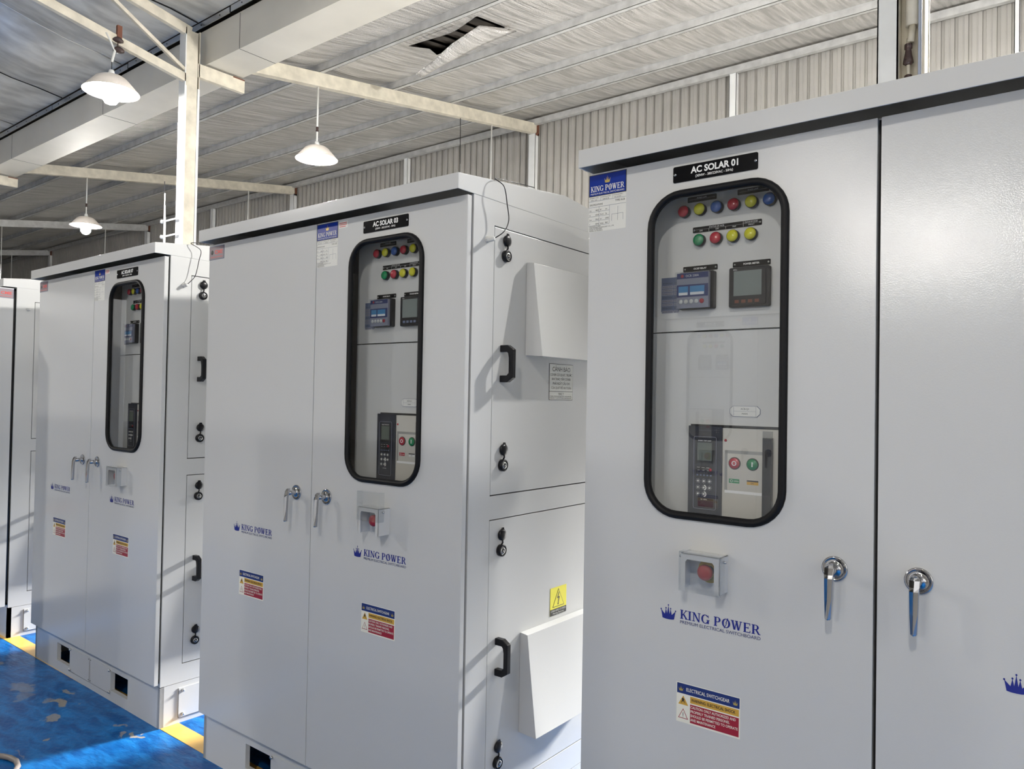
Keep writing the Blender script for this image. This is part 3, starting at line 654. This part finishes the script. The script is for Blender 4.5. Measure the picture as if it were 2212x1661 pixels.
        for ez in ((.372, 1.054), (1.329, 2.009))[k]:
            mb = MB(); cy = .160
            mb.lathe([(.0195, 0), (.0195, .012), (.017, .014), (.0125, .014), (.0120, .006)], BLACK, S, 20, (cy, ez))
            mb.lathe([(.0105, .004), (.0105, .0135), (.009, .0145)], STEEL, S, 18, (cy, ez)); mb.lathe([(.0078, .0148), (.006, .0150)], BLACK, S, 14, (cy, ez)); mb.flat([(cy-.004, ez-.004), (cy+.004, ez-.003), (cy-.001, ez+.005)], .0153, STEEL, S)
            mb.tube([(cy, ez+.018, .006), (cy+.001, ez+.026, .010), (cy+.002, ez+.034, .008)], .003, BLACK, S, 6)
            mb.lathe([(.0185, .003), (.0185, .009), (.012, .012)], BLACK, S, 20, (cy+.002, ez+.050)); mb.flat([(cy-.010, ez+.060), (cy+.014, ez+.060), (cy+.008, ez+.074), (cy-.004, ez+.074)], .008, BLACK, S)
            mb.build('cam_lock', sd)
        if k == 1:
            mb = MB(); mb.box(.419, .568, 1.543, 1.672, 0, .0005, INK, S); mb.rect(.4205, .5665, 1.5745, 1.6705, .0008, LABW, S); mb.rect(.4205, .5665, 1.5445, 1.5728, .0008, LABW, S)
            mb.text('CẢNH BÁO', .4935, 1.6455, .0150, .0011, INK, S, w=.112, align='C')
            for i, (s, wd) in enumerate([('COVER CÓ QUẠT, TRƯỚC', .138), ('KHI THÁO TẤM COVER', .118), ('PHẢI NGẮT CẦU CHÌ', .106), ('CỦA QUẠT ĐỂ AN TOÀN', .124)]):
                mb.text(s, .4935, 1.6290-.0155*i, .0082, .0011, INK, S, w=wd, align='C')
            mb.text('CHÚ Ý', .4935, 1.5610, .0075, .0011, INK, S, align='C')
            mb.text('THÁO COVER PHẢI BÁO SỐ ĐT MỚI MỞ ĐƯỢC', .4935, 1.5545, .0035, .0011, INK, S, w=.135, align='C'); mb.text('LIÊN HỆ KỸ THUẬT HỖ TRỢ TỪ NHÀ SẢN XUẤT', .4935, 1.5480, .0035, .0011, INK, S, w=.135, align='C')
            mb.build('fan_notice_label', sd)
        else:
            mb = MB(); mb.box(.448, .549, .777, .875, 0, .0005, BRIGHTY, S); mb.rect(.448, .549, .777, .799, .0008, INK, S)
            mb.flat([(.462, .805), (.535, .805), (.4985, .869)], .0008, INK, S); mb.flat([(.4655, .8072), (.5315, .8072), (.4985, .8652)], .0011, BRIGHTY, S)
            mb.flat([(.500, .856), (.489, .834), (.499, .836), (.4945, .815), (.491, .817), (.4965, .8095), (.5015, .8165), (.498, .8155), (.506, .840), (.4965, .8385), (.504, .856)], .0014, INK, S)
            mb.text('CẢNH BÁO CÓ ĐIỆN', .4985, .7895, .0062, .0011, LABW, S, w=.092, align='C'); mb.text('Warning: Electricity', .4985, .7805, .0058, .0011, LABW, S, w=.070, align='C')
            mb.build('electricity_label', sd)
    # ---- gland and sensor cable over the roof edge
    mb = MB(); mb.lathe([(.011, 0), (.011, .008), (.009, .010), (.0085, .024), (.006, .030), (.004, .031)], NYLON, S, 8, (.066, 2.048), smooth=False); mb.build('cable_gland', root)
    return root
def cab_cable(root, pts):
    P = [Vector(p) for p in pts]; out = []
    for i in range(len(P)-1):
        a, b, c, d = P[max(i-1, 0)], P[i], P[i+1], P[min(i+2, len(P)-1)]
        for k in range(6):
            t = k/6; out.append(tuple(.5*((2*b)+(c-a)*t+(2*a-5*b+4*c-d)*t*t+(3*b-a-3*c+d)*t**3)))
    out.append(tuple(P[-1]))
    mb = MB(); mb.tube(out, .0017, BLACK, ident, 6); mb.build('sensor_cable', root)

GRP = 'grey switchgear cabinets standing in a row'
WR = .7373; WL = .7276; W = WR+WL
cab1 = make_cabinet(-1.1498+2*.7463, 1.8049, .0001, 2*.7463, .7463, '01', 'large light grey steel switchgear cabinet nearest the camera, nameplate AC SOLAR 01', 'L', GRP)
cab3 = make_cabinet(-1.5606, 1.7618, .0061, W, WL, '03', 'light grey steel switchgear cabinet in the middle, nameplate AC SOLAR 03', 'R', GRP, cover_lift=.048)
cab7 = make_cabinet(-3.4276, 1.764, -.0062, W, WL, '07', 'light grey steel switchgear cabinet left of the AC SOLAR 03 one, nameplate AC SOLAR 07', 'R', GRP)
cab9 = make_cabinet(-5.376, 1.788, 0.0, W, WR, '', 'light grey steel switchgear cabinet at the left edge of the picture, door swung open', 'L', GRP)
for ch in cab9.children:                                            # the right-hand door stands open at a right angle
    if ch.name.startswith('front_door') and max(v.co.x for v in ch.data.vertices) > -.1:
        cme_plate(-.116, -.002, 2.108, 2.165, front(-DF), ch)
        h = Vector((-.005, -.021, 0)); Rm = Matrix.Rotation(math.radians(91), 4, 'Z'); ch.matrix_local = Matrix.Translation(h) @ Rm @ Matrix.Translation(-h)
for xo, lb in ((-2.77, 'light grey switchgear cabinet across the aisle, mirrored in the nearest window'), (-4.64, 'light grey switchgear cabinet across the aisle, further from the camera')):
    make_cabinet(xo, -1.9, math.pi, W, WL, '', lb, 'R', 'switchgear cabinets across the aisle')
cab_cable(cab3, [(-.02, .34, 2.279), (-.003, .20, 2.262), (.010, .09, 2.246), (.030, .110, 2.222), (.030, .128, 2.165), (.032, .134, 2.118), (.038, .105, 2.077), (.029, .068, 2.049)])
cab_cable(cab7, [(-.02, .34, 2.279), (-.003, .20, 2.262), (.010, .09, 2.250), (.030, .128, 2.220), (.030, .120, 2.165), (.030, .105, 2.097), (.034, .080, 2.066), (.029, .068, 2.052)])
cab_cable(cab9, [(-.02, .40, 2.279), (-.003, .26, 2.27), (.012, .22, 2.257), (.030, .25, 2.20), (.030, .19, 2.13), (.030, .23, 2.05), (.034, .22, 2.0)])

# ------------------------------------------------------------------ the hall
YW = 10.0; X0, X1 = -40.0, 14.0
def zraf(y): return 5.27+.153*(y-4.84)         # top of the rafters on the right-hand slope
CONC = M('bare_concrete', (.27, .265, .25), rough=.6, vary=.12, vscale=2)
mb = MB(); mb.box(X0, X1, -.7, 3.1, -.2, 0, FLOORM); mb.box(X0, X1, -14, -.7, -.2, 0, CONC); mb.box(X0, X1, 3.1, 14, -.2, 0, CONC); tag(mb.build('floor'), None, None, kind='structure')
mb = MB(); mb.box(X0, X1, 1.769, 1.857, .0, .0012, YLINE); tag(mb.build('trim_1'), None, None, kind='structure')
# back wall: ribbed sheet with a wide doorway low down behind the cabinets
def rib_profile(xa, xb):
    pts = []; p = .139; x = -1.20+math.floor((xa+1.20)/p)*p
    while x < xb:
        for dx, dy in ((0, 0), (.005, .034), (.034, .034), (.039, 0), (.086, 0), (.090, -.006), (.096, -.006), (.100, 0)):
            if xa <= x+dx <= xb: pts.append((x+dx, YW+dy))
        x += p
    return pts
def ribbed(mb, xa, xb, z0, z1):
    P = [(xa, YW)]+rib_profile(xa, xb)+[(xb, YW)]
    vs_ = [(x, y, z0) for x, y in P]+[(x, y, z1) for x, y in P]; n = len(P)
    mb.add(vs_, [(i, i+1, n+i+1, n+i) for i in range(n-1)], WALLM)
DX0, DX1, DZ = -8.0, 4.0, 3.9
mb = MB(); ribbed(mb, X0, DX0, 0, 6.30); ribbed(mb, DX0, DX1, DZ, 6.30); ribbed(mb, DX1, X1, 0, 6.30)
mb.box(X0, X1, YW+.05, YW+.07, DZ, 6.40, WALLM); mb.box(X0, DX0, YW+.05, YW+.07, 0, DZ, WALLM); mb.box(DX1, X1, YW+.05, YW+.07, 0, DZ, WALLM)
tag(mb.build('wall_back'), None, None, kind='structure')
mb = MB(); mb.box(X0-.1, X0, -14, 12, 0, 9, WALLM); tag(mb.build('wall_left'), None, None, kind='structure')
mb = MB(); mb.box(X0, X1, -14.1, -14, 0, 9, WALLM); tag(mb.build('wall_front'), None, None, kind='structure')
# eave beam on the wall head
mb = MB(); mb.box(X0, X1, 9.86, 9.93, zraf(9.9)-.03, zraf(9.9)+.06, PURL)
tag(mb.build('eave_purlin'), 'grey steel eave purlin running along the head of the ribbed back wall', 'beam')
# purlins
PY = [4.50, 5.62, 6.79, 7.88, 8.98]
plab = ['galvanised roof purlin hidden right above the sheet metal gutter', 'galvanised roof purlin nearest the gutter', 'galvanised roof purlin just below the torn foil flap', 'galvanised roof purlin third up the slope from the gutter', 'galvanised roof purlin closest to the ribbed back wall']
for y, l in zip(PY, plab):
    z = zraf(y); mb = MB()
    mb.box(X0, X1, y-.025, y-.021, z, z+.10, PURL); mb.box(X0, X1, y-.025, y+.03, z, z+.004, PURL); mb.box(X0, X1, y-.025, y+.03, z+.096, z+.10, PURL)
    mb.box(X0, X1, y+.026, y+.03, z, z+.02, PURL)
    tag(mb.build('roof_purlin'), l, 'beam', 'purlins of the right-hand roof slope')
RX = [-27.15, -20.6, -14.05, -7.50]
rlab = ['most distant thin roof rafter at the far left end of the hall', 'third roof rafter, dark, running level above the far cabinets', 'cream roof rafter holding up the middle distance pendant lamp', 'nearest cream steel roof rafter, ending in a rusty bracket at the wall']
for x, l in zip(RX, rlab):
    r = empty('roof_rafter', (x, YW, zraf(YW)-.16), 0, l, 'beam', 'rafters of the right-hand roof slope')
    mb = MB(); h = .165; ya, yb_ = 4.25, 9.93
    for dx in (-.045, .0):
        pr = [(ya-YW, zraf(ya)-h), (yb_-YW, zraf(yb_)-h), (yb_-YW, zraf(yb_)), (ya-YW, zraf(ya))]
        mb.prism([(p, q-(zraf(YW)-.16)) for p, q in pr], dx, dx+.045, BEIGE if x > -16 else PURL, lambda a, b, c: (c, a, b))
    mb.build('rafter_beam', r)
    for y in PY[1:]:
        mb = MB(); zz = zraf(y)-(zraf(YW)-.16); mb.box(-.04, .04, y-YW+.032, y-YW+.037, zz-.01, zz+.10, RUST if x == -7.5 else PURL); mb.box(-.03, .03, y-YW+.031, y-YW+.06, zz-.002, zz+.003, RUST); mb.build('purlin_cleat', r)
    mb = MB(); zz = zraf(9.93)-(zraf(YW)-.16); mb.box(-.07, .07, -.10, -.03, zz-.20, zz-.165, RUST); mb.box(-.07, .07, -.06, -.03, zz-.20, zz+.08, RUST); mb.build('wall_bracket', r)
# wall posts
for x, wd, l in [(-4.10, .10, 'slim cream wall post above the nearest cabinet, between ribbed sheets'), (-7.52, .14, 'white wall post under the rusty rafter bracket'), (-10.5, .10, 'grey wall post above the left part of the AC SOLAR 03 cabinet'),
                 (-14.05, .14, 'wall post below the second rafter'), (-17.3, .10, 'dim wall post above the AC SOLAR 07 cabinet'), (-20.6, .14, 'wall post with a bent conduit above the AC SOLAR 07 cabinet'), (-27.1, .14, 'dark wall post at the far left end'), (-.86, .05, 'thin cream strip on the wall at the right edge of the picture')]:
    mb = MB(); top = zraf(9.85)-(.16 if wd == .14 else .02)
    mb.box(-wd/2, wd/2, -.11, -.105, 0, top, WHITEP); mb.box(-wd/2, -wd/2+.006, -.11, -.03, 0, top, WHITEP); mb.box(wd/2-.006, wd/2, -.11, -.03, 0, top, WHITEP)
    o = mb.build('wall_post'); o.location = (x, YW, 0)
    tag(o, l, 'post', 'posts of the ribbed back wall')
# foil ceiling of the right slope, sagging between purlins, with the tear cut out
def zfoil(x, y):
    ys = [4.2]+PY[0:]+[9.95]
    k = max(i for i in range(len(ys)-1) if ys[i] <= y+1e-6) if y > ys[0] else 0
    t = (y-ys[k])/(ys[k+1]-ys[k]); t = min(max(t, 0), 1)
    return zraf(y)+.101-.035*4*t*(1-t)*(.8+.4*math.sin(x*1.7+k))+.006*math.sin(x*9+k*2)*4*t*(1-t)
mb = MB(); xs = [X0+.25*i for i in range(int((X1-X0)/.25)+1)]; ysn = [4.2+.05]+[4.5+.14*i for i in range(39)]+[9.995]
vs_ = []; fs = []; idx = {}
for i, x in enumerate(xs):
    for j, y in enumerate(ysn): idx[i, j] = len(vs_); vs_.append((x, y, zfoil(x, y)))
for i in range(len(xs)-1):
    for j in range(len(ysn)-1):
        cx, cy = (xs[i]+xs[i+1])/2, (ysn[j]+ysn[j+1])/2
        if -6.5 < cx < -5.05 and 5.86 < cy < 6.50: continue
        fs.append((idx[i, j], idx[i+1, j], idx[i+1, j+1], idx[i, j+1]))
mb.add(vs_, fs, FOIL, ident, True)
# collar that closes the coarse gap down to the true outline of the tear
gi = [i for i, x in enumerate(xs) if -6.9 < x < -4.8]; gi = [i for i in gi if any((-6.5 < (xs[a]+xs[a+1])/2 < -5.05) for a in (i, i-1))]
gj = [j for j, y in enumerate(ysn) if any(0 <= a < len(ysn)-1 and 5.86 < (ysn[a]+ysn[a+1])/2 < 6.50 for a in (j, j-1))]
xa, xb = xs[gi[0]], xs[gi[-1]]; ya, yb_ = ysn[gj[0]], ysn[gj[-1]]
outer = [(xs[i], ya) for i in gi]+[(xb, ysn[j]) for j in gj[1:]]+[(xs[i], yb_) for i in reversed(gi[:-1])]+[(xa, ysn[j]) for j in reversed(gj[1:-1])]
tear = [(-5.239, 5.902), (-5.238, 6.376), (-5.6, 6.42), (-6.0, 6.42), (-6.323, 6.425), (-6.22, 6.20), (-6.319, 5.956), (-5.981, 6.017), (-5.8, 6.053), (-5.632, 6.023)]
tr = tessellate_polygon([[Vector((*p, 0)) for p in outer], [Vector((*p, 0)) for p in tear]])
mb.add([(p[0], p[1], zfoil(*p)) for p in outer+tear], [tuple(t) for t in tr], FOIL)
ceil_r = mb.build('ceiling'); tag(ceil_r, None, None, kind='structure')
mb = MB(); n = int((X1-X0)/.2)
for i in range(n):
    x = X0+.2*i
    for a, b, dz in ((0, .12, .03), (.12, .2, .0), (0, .2, .12)):
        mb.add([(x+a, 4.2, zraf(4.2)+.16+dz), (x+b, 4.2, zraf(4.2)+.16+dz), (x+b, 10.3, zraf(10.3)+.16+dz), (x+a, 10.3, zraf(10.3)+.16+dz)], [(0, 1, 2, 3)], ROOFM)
o = mb.build('roof_sheet'); tag(o, None, None, kind='structure')
# torn flap of foil hanging across the purlin
FL = [(-5.211, 6.394, 5.573), (-5.263, 5.969, 5.458), (-5.708, 6.024, 5.406), (-6.061, 6.095, 5.337), (-6.41, 6.175, 5.309), (-6.416, 6.311, 5.33), (-6.021, 6.245, 5.34), (-5.503, 6.306, 5.449), (-5.157, 6.471, 5.564)]
mb = MB(); fl_in = [FL[0], FL[8], FL[7], FL[6], FL[5]]; fl_out = [FL[0], FL[1], FL[2], FL[3], FL[4]]
vs_ = []; fs = []; K = 5
def lerp(P, t):
    s = t*(len(P)-1); i = min(int(s), len(P)-2); a, b = Vector(P[i]), Vector(P[i+1]); return a+(b-a)*(s-i)
NS = 16
for i in range(NS+1):
    A, B_ = lerp(fl_in, i/NS), lerp(fl_out, i/NS)
    for k in range(K+1):
        q = A+(B_-A)*(k/K); q.z -= .025*math.sin(math.pi*k/K); vs_.append(tuple(q))
for i in range(NS):
    for k in range(K): fs.append((i*(K+1)+k, (i+1)*(K+1)+k, (i+1)*(K+1)+k+1, i*(K+1)+k+1))
mb.add(vs_, fs, FOIL, ident, True)
flap = mb.build('torn_foil_flap'); so = flap.modifiers.new('thickness', 'SOLIDIFY'); so.thickness = .005
tag(flap, 'torn strip of silver foil insulation hanging from a hole in the ceiling', 'insulation')

# left slope: smooth bulging foil, truss, gutter
def zleft(y): return 5.43+.185*(4.15-y)
PS = 1.72; mb = MB(); xs = [-9.33+PS/8*i for i in range(-142, 108)]; ysn = [4.15-.3*i for i in range(62)]
vs_ = []; fs = []
for x in xs:
    ph = (x+9.33)/PS; bul = .10*abs(math.sin(math.pi*ph))**.7
    for y in ysn:
        k = (4.15-y)/1.5; edge = min(1, (4.15-y)/.6)
        vs_.append((x, y, zleft(y)+.02-edge*(bul+.05*abs(math.sin(math.pi*k))*(1+.5*math.sin(x*2.3)))))
ny = len(ysn)
for i in range(len(xs)-1):
    for j in range(ny-1): fs.append((i*ny+j, (i+1)*ny+j, (i+1)*ny+j+1, i*ny+j+1))
mb.add(vs_, fs, FOIL2, ident, True)
for k in range(-6, 8):
    x = -9.33+PS*k; mb.tube([(x, 4.14-.3*i, zleft(4.14-.3*i)+.012-min(1, .3*i/.6)*.05*abs(math.sin(math.pi*.3*i/1.5))*(1+.5*math.sin(x*2.3))) for i in range(0, 40)], .007, DARK if k % 2 else STEEL, ident, 5)
tag(mb.build('ceiling'), None, None, kind='structure')
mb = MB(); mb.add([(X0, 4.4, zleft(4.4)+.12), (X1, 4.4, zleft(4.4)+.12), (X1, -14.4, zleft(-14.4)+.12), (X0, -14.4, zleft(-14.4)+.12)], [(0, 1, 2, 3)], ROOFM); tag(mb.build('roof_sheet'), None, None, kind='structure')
# clamping strip along the foil edge
mb = MB(); x = X0
random.seed(2)
while x < X1:
    L = 2.2; dz = random.uniform(-.012, .012); mb.box(x, x+L-.02, 4.155, 4.163, 5.375+dz, 5.435+dz, STEEL)
    for k in range(6): mb.lathe([(.007, 0), (.006, .004)], DARK, lambda a, b, c: (a, 4.155-c, b), 8, (x+.2+.36*k, 5.405+dz))
    x += L
tag(mb.build('edge_strip'), 'screwed silver metal strip clamping the foil along the gutter top', 'strip')
g_ = empty('rain_gutter', (X0, 4.2, 5.0), 0, 'large cream sheet metal box gutter running along the valley of the two roofs', 'gutter')
mb = MB(); L = X1-X0
mb.box(0, L, 0, .004, 0, .37, GUTT); mb.box(0, L, 0, .42, -.004, 0, GUTT); mb.box(0, L, .416, .42, 0, .30, GUTT)
mb.build('trough', g_)
k = 0; x = 2.6
while x < L:
    mb = MB(); mb.box(x, x+.006, -.0015, 0, .0, .36, DARK); mb.box(x, x+.006, 0, .42, -.0055, -.004, DARK); mb.build('joint_seam', g_); x += 3.05
# trusses (columns + chords) at the two visible bays and the one behind the right edge
def truss(x, label, glabel):
    r = empty('roof_truss', (x, 4.0, 4.70), 0, label, 'truss', 'trusses of the left-hand roof slope')
    def bar(name, p, q, h, mat=BEIGE, wd=.05):
        p = Vector((0, p[0]-4.0, p[1]-4.70)); q = Vector((0, q[0]-4.0, q[1]-4.70)); d = (q-p).normalized(); n_ = Vector((0, -d.z, d.y))*h/2
        mb = MB(); vs_ = []
        for dx in (-wd, 0):
            for pt in (p-n_, q-n_, q+n_, p+n_): vs_.append((dx, pt.y, pt.z))
        mb.add(vs_, [(0, 1, 2, 3), (4, 5, 6, 7), (0, 1, 5, 4), (1, 2, 6, 5), (2, 3, 7, 6), (3, 0, 4, 7)], mat); mb.build(name, r)
    s = .185
    bar('bottom_chord', (4.0, 4.775), (-4.0, 4.775+8.0*s), .085)
    bar('top_chord', (4.02, 5.27), (-4.0, 5.27+8.02*s), .10)
    bar('diagonal_web', (3.96, 4.86), (3.10, 5.37), .035, wd=.035)
    for y in (2.62, 1.2, -.2): bar('vertical_web', (y, 4.78+(4-y)*s), (y, 5.24+(4-y)*s), .07)
    for y in (2.62, 1.2): bar('diagonal_web', (y, 4.84+(4-y)*s), (y-1.1, 5.22+(5.1-y)*s), .035, wd=.035)
    mb = MB(); mb.box(-.05, 0, .10, .64, .13, .27, BEIGE); mb.box(-.001, .001, .50, .64, .262, .276, RUST); mb.build('gutter_bracket', r)
    c = empty('steel_column', (x-.06, 4.04, 0), 0, glabel, 'column', 'columns along the gutter')
    mb = MB(); mb.box(-.06, .06, -.08, -.07, 0, 5.30, WHITEP); mb.box(-.06, .06, .07, .08, 0, 5.30, BEIGE); mb.box(-.012, .012, -.07, .07, 0, 5.30, BEIGE); mb.box(.03, .058, -.07, .055, 0, 5.28, BEIGE)
    mb.box(.05, .062, -.082, -.06, 0, 4.7, WHITEP); mb.box(.05, .062, .06, .082, 0, 4.7, WHITEP)
    mb.build('column_shaft', c)
    return r, c
t1, c1 = truss(-7.50, 'cream steel roof truss at the upper left with a rusty clamp', 'cream steel column behind the AC SOLAR 07 cabinet, carrying the truss')
t2, c2 = truss(-14.05, 'second roof truss mostly hidden by the gutter, its bracket end showing at the left', 'steel column further left along the gutter')
mb = MB()
for z in (3.32, 3.16): mb.box(-.30, .02, -.10, -.09, z, z+.016, WHITEP); mb.lathe([(.02, -.11), (.02, -.07)], WHITEP, lambda a, b, c: (a, c, b), 10, (-.30, z+.008))
mb.build('conduit_bracket', c1)
mb = MB(); mb.tube([(-.255, -.10, 2.0), (-.255, -.10, 3.45), (-.25, -.10, 3.62)], .006, WIRE); mb.tube([(-.225, -.10, 2.0), (-.23, -.10, 3.3), (-.25, -.10, 3.5)], .006, WIRE); mb.tube([(-.27, -.10, 3.3), (-.265, -.10, 3.75)], .004, BLACK)
mb.build('electrical_conduit', c1)
# the near column at the right with downpipe and insulators
c = empty('steel_column', (-.80, 4.05, 0), 0, 'wide white and cream steel column behind the nearest cabinet at the right', 'column', 'columns along the gutter')
mb = MB(); mb.box(-.112, -.020, -.10, -.09, 0, 5.4, WHITEP); mb.box(-.112, -.106, -.10, .08, 0, 5.4, WHITEP); mb.box(-.020, .10, -.02, -.01, 0, 5.4, BEIGE); mb.box(.088, .096, -.10, -.02, 0, 5.4, BEIGE); mb.box(-.026, -.020, -.10, -.02, 0, 5.4, BEIGE)
mb.build('column_shaft', c)
mb = MB(); mb.tube([(.035, -.055, 5.3), (.035, -.055, 3.36)], .032, BEIGE, ident, 16); mb.tube([(.035, -.055, 3.36), (.028, -.06, 3.28)], .016, BEIGE, ident, 12); mb.build('downpipe', c)
mb = MB()
for z in (3.24, 3.09): mb.lathe([(.011, 0), (.024, .01), (.021, .03), (.015, .06), (.013, .075), (.018, .08), (.018, .10), (.010, .105)], CERAM, lambda a, b, c_: (a, -.06+b, z-.07+c_), 14, (.018, 0))
mb.tube([(.018, -.06, 3.3), (.020, -.065, 2.9)], .009, BEIGE, ident, 8); mb.build('insulator', c)
mb = MB(); mb.tube([(.074, -.09, 0), (.074, -.09, 5.3)], .009, PIPEB, ident, 8); mb.box(.083, .087, -.102, -.09, 0, 5.3, BEIGE)
mb.build('water_pipe', c)

# pendant lamps
def lamp(x, y, zs, zr, label, cable=False, bm=None, up=0.0):
    r = empty('pendant_lamp', (x, y, zs), 0, label, 'lamp', 'white enamel pendant lamps'); V = ident
    mb = MB(); prof = [(.030, .16), (.060, .155), (.11, .145), (.14, .125), (.25, .0)]
    n = 40; vs_ = []; fs = []
    P = prof+[(.246, -.002), (.136, .117), (.10, .137), (.030, .145)]
    for rr, h in P:
        for i in range(n): a = 2*math.pi*i/n; vs_.append((rr*math.cos(a), rr*math.sin(a), h))
    for k in range(len(P)-1):
        for i in range(n): j = (i+1) % n; fs.append((k*n+i, k*n+j, (k+1)*n+j, (k+1)*n+i))
    mb.add(vs_, fs, SHADEM, V, True); mb.build('lamp_shade', r)
    mb = MB(); mb.lathe([(.022, .21), (.03, .18), (.032, .15), (.03, .06+up)], WHITEP, V, 16); mb.build('lamp_holder', r)
    mb = MB(); mb.lathe([(r_, h_+up) for r_, h_ in [(.03, .055), (.06, .03), (.078, -.02), (.078, -.09), (.05, -.135), (.012, -.15)]], bm or BULBM, V, 16); mb.build('bulb', r)
    if cable:
        mb = MB(); mb.tube([(0, 0, .21), (0, 0, .30)], .004, BLACK, V, 6); mb.tube([(0, 0, .29), (.01, .02, .40)], .012, WIRE, V, 8); mb.tube([(.01, .02, .40), (-.0, -.02, .49), (0, -.06, .55)], .009, WIRE, V, 8); mb.build('hanging_wire', r)
        mb = MB()
        for (dy, dz) in ((.06, .40), (.05, .49)):
            mb.lathe([(.02, 0), (.05, .012), (.052, .025), (.035, .045), (.02, .055)], CERAM, lambda a, b, c_: (a, dy+b, dz+c_), 14)
        mb.box(-.005, .005, .045, .055, .40, .56, CERAM); mb.build('insulator', r)
        mb = MB(); mb.box(-.02, .012, .04, .085, .53, .66, RUST); mb.build('rusty_clamp', r)['label'] = 'rusty red clamp on the truss'
    else:
        mb = MB(); mb.tube([(0, 0, .20), (0, 0, zr-zs)], .011, WIRE, V, 8); mb.lathe([(.014, .33), (.018, .345), (.012, .36), (.018, .375), (.013, .39)], CERAM, V, 8); mb.build('hanging_rod', r)
    return r
lamp(-7.50, 3.235, 4.385, 4.9, 'nearest lit white pendant lamp, hanging from the truss at the upper left', True, up=.03)
lamp(-7.50, 5.615, 4.355, zraf(5.61)-.165, 'lit pendant lamp on a rod under the nearest rafter, above the AC SOLAR 03 cabinet', up=.085)
lamp(-14.05, 5.70, 4.40, zraf(5.70)-.165, 'lit white pendant lamp furthest away, above the AC SOLAR 07 cabinet')
for x, y, l in [(-.30, 4.9, 'lit pendant lamp above the back of the nearest cabinet'), (6.3, 4.9, 'lit pendant lamp far to the right of the row'), (-14.05, 3.235, 'lit pendant lamp on the second truss'), (-11.2, -1.2, 'added pendant lamp out of view over the aisle, brightening the far cabinets'), (-20.6, 5.7, 'added pendant lamp out of view under the third rafter, brightening the left end'),  # last two here: unseen lamps added to brighten the left end of the row
                (.5, -2.05, 'lit pendant lamp over the aisle in front of the nearest cabinet'), (-8.2, -2.05, 'lit pendant lamp over the aisle in front of the far cabinets'), (-3.0, -6.6, 'lit pendant lamp deep in the aisle side of the hall'), (-3.1, -10.8, 'left one of two lit pendant lamps near the front wall'), (-1.7, -10.8, 'right one of two lit pendant lamps near the front wall'), (7.5, -2.05, 'lit pendant lamp over the aisle at the right')]:
    zt = zraf(y)-.165 if y > 4.2 else zleft(y)-.05
    lamp(x, y, 4.37, zt, l, False, BULBH if (x, y) == (-.30, 4.9) else ((BULBM if x < -5 else BULBS if y > -3 and x < 1 else BULBM if y < -9 else BULBW) if y < 0 else BULBM), -.05 if (x, y) == (-.30, 4.9) else (0.0 if y < -9 else .09))

# small hanging wires and rods from the right roof
def rod(name, x, y, zt, zb, mat, r, label, spring=False):
    mb = MB()
    if not spring: mb.tube([(0, 0, 0), (0, 0, zt-zb)], r, mat, ident, 8)
    else:
        mb.tube([(0, 0, 0), (.012, 0, (zt-zb)*.5), (-.005, 0, zt-zb)], r, mat, ident, 6)
        pts = [(.012+.016*math.cos(t*math.pi*.9), .016*math.sin(t*math.pi*.9), (zt-zb)*.34+.006*t) for t in range(22)]
        mb.tube(pts, .003, mat, ident, 5)
        mb.tube([(.012, 0, (zt-zb)*.55), (.03, 0, (zt-zb)*.62), (.01, 0, (zt-zb)*.72)], .003, WIRE, ident, 5)
    o = mb.build(name); o.location = (x, y, zb); tag(o, label, 'wire' if spring else 'rod')
rod('hanging_conduit', -7.50, 8.84, zraf(8.84)-.165, 3.2, WIRE, .011, 'thin white vertical conduit dropping behind the AC SOLAR 03 cabinet from the rafter')
rod('hanging_wire', -7.50, 8.14, zraf(8.14)-.165, 3.2, BLACK, .005, 'dark vertical wire with a coiled spring behind the AC SOLAR 03 cabinet', True)
rod('hanging_conduit', -14.05, 8.84, zraf(8.84)-.165, 3.2, WIRE, .014, 'thin white vertical conduit above the left end of the AC SOLAR 03 cabinet')
rod('hanging_conduit', -20.6, 8.84, zraf(8.84)-.165, 3.2, WIRE, .014, 'thin white vertical conduit above the AC SOLAR 07 cabinet')
rod('hanging_conduit', -27.1, 8.84, zraf(8.84)-.165, 3.2, WIRE, .014, 'thin pale conduit above the cabinet at the left edge')
rod('hanging_wire', -20.6, 6.50, zraf(6.5)-.165, 3.2, WIRE, .008, 'twisted pale wire hanging above the cabinet at the left edge', True)
# hose on the floor
mb = MB(); mb.tube([(-3.72, 1.10, .012), (-3.70, 1.17, .012), (-3.646, 1.205, .012), (-3.604, 1.222, .012), (-3.55, 1.228, .012), (-3.497, 1.216, .012), (-3.44, 1.18, .012), (-3.42, 1.10, .012)], .011, M('grey_hose', (.22, .19, .17), rough=.5), ident, 8)
o = mb.build('floor_hose'); tag(o, 'short loop of grey hose lying on the blue floor at the lower left', 'hose')
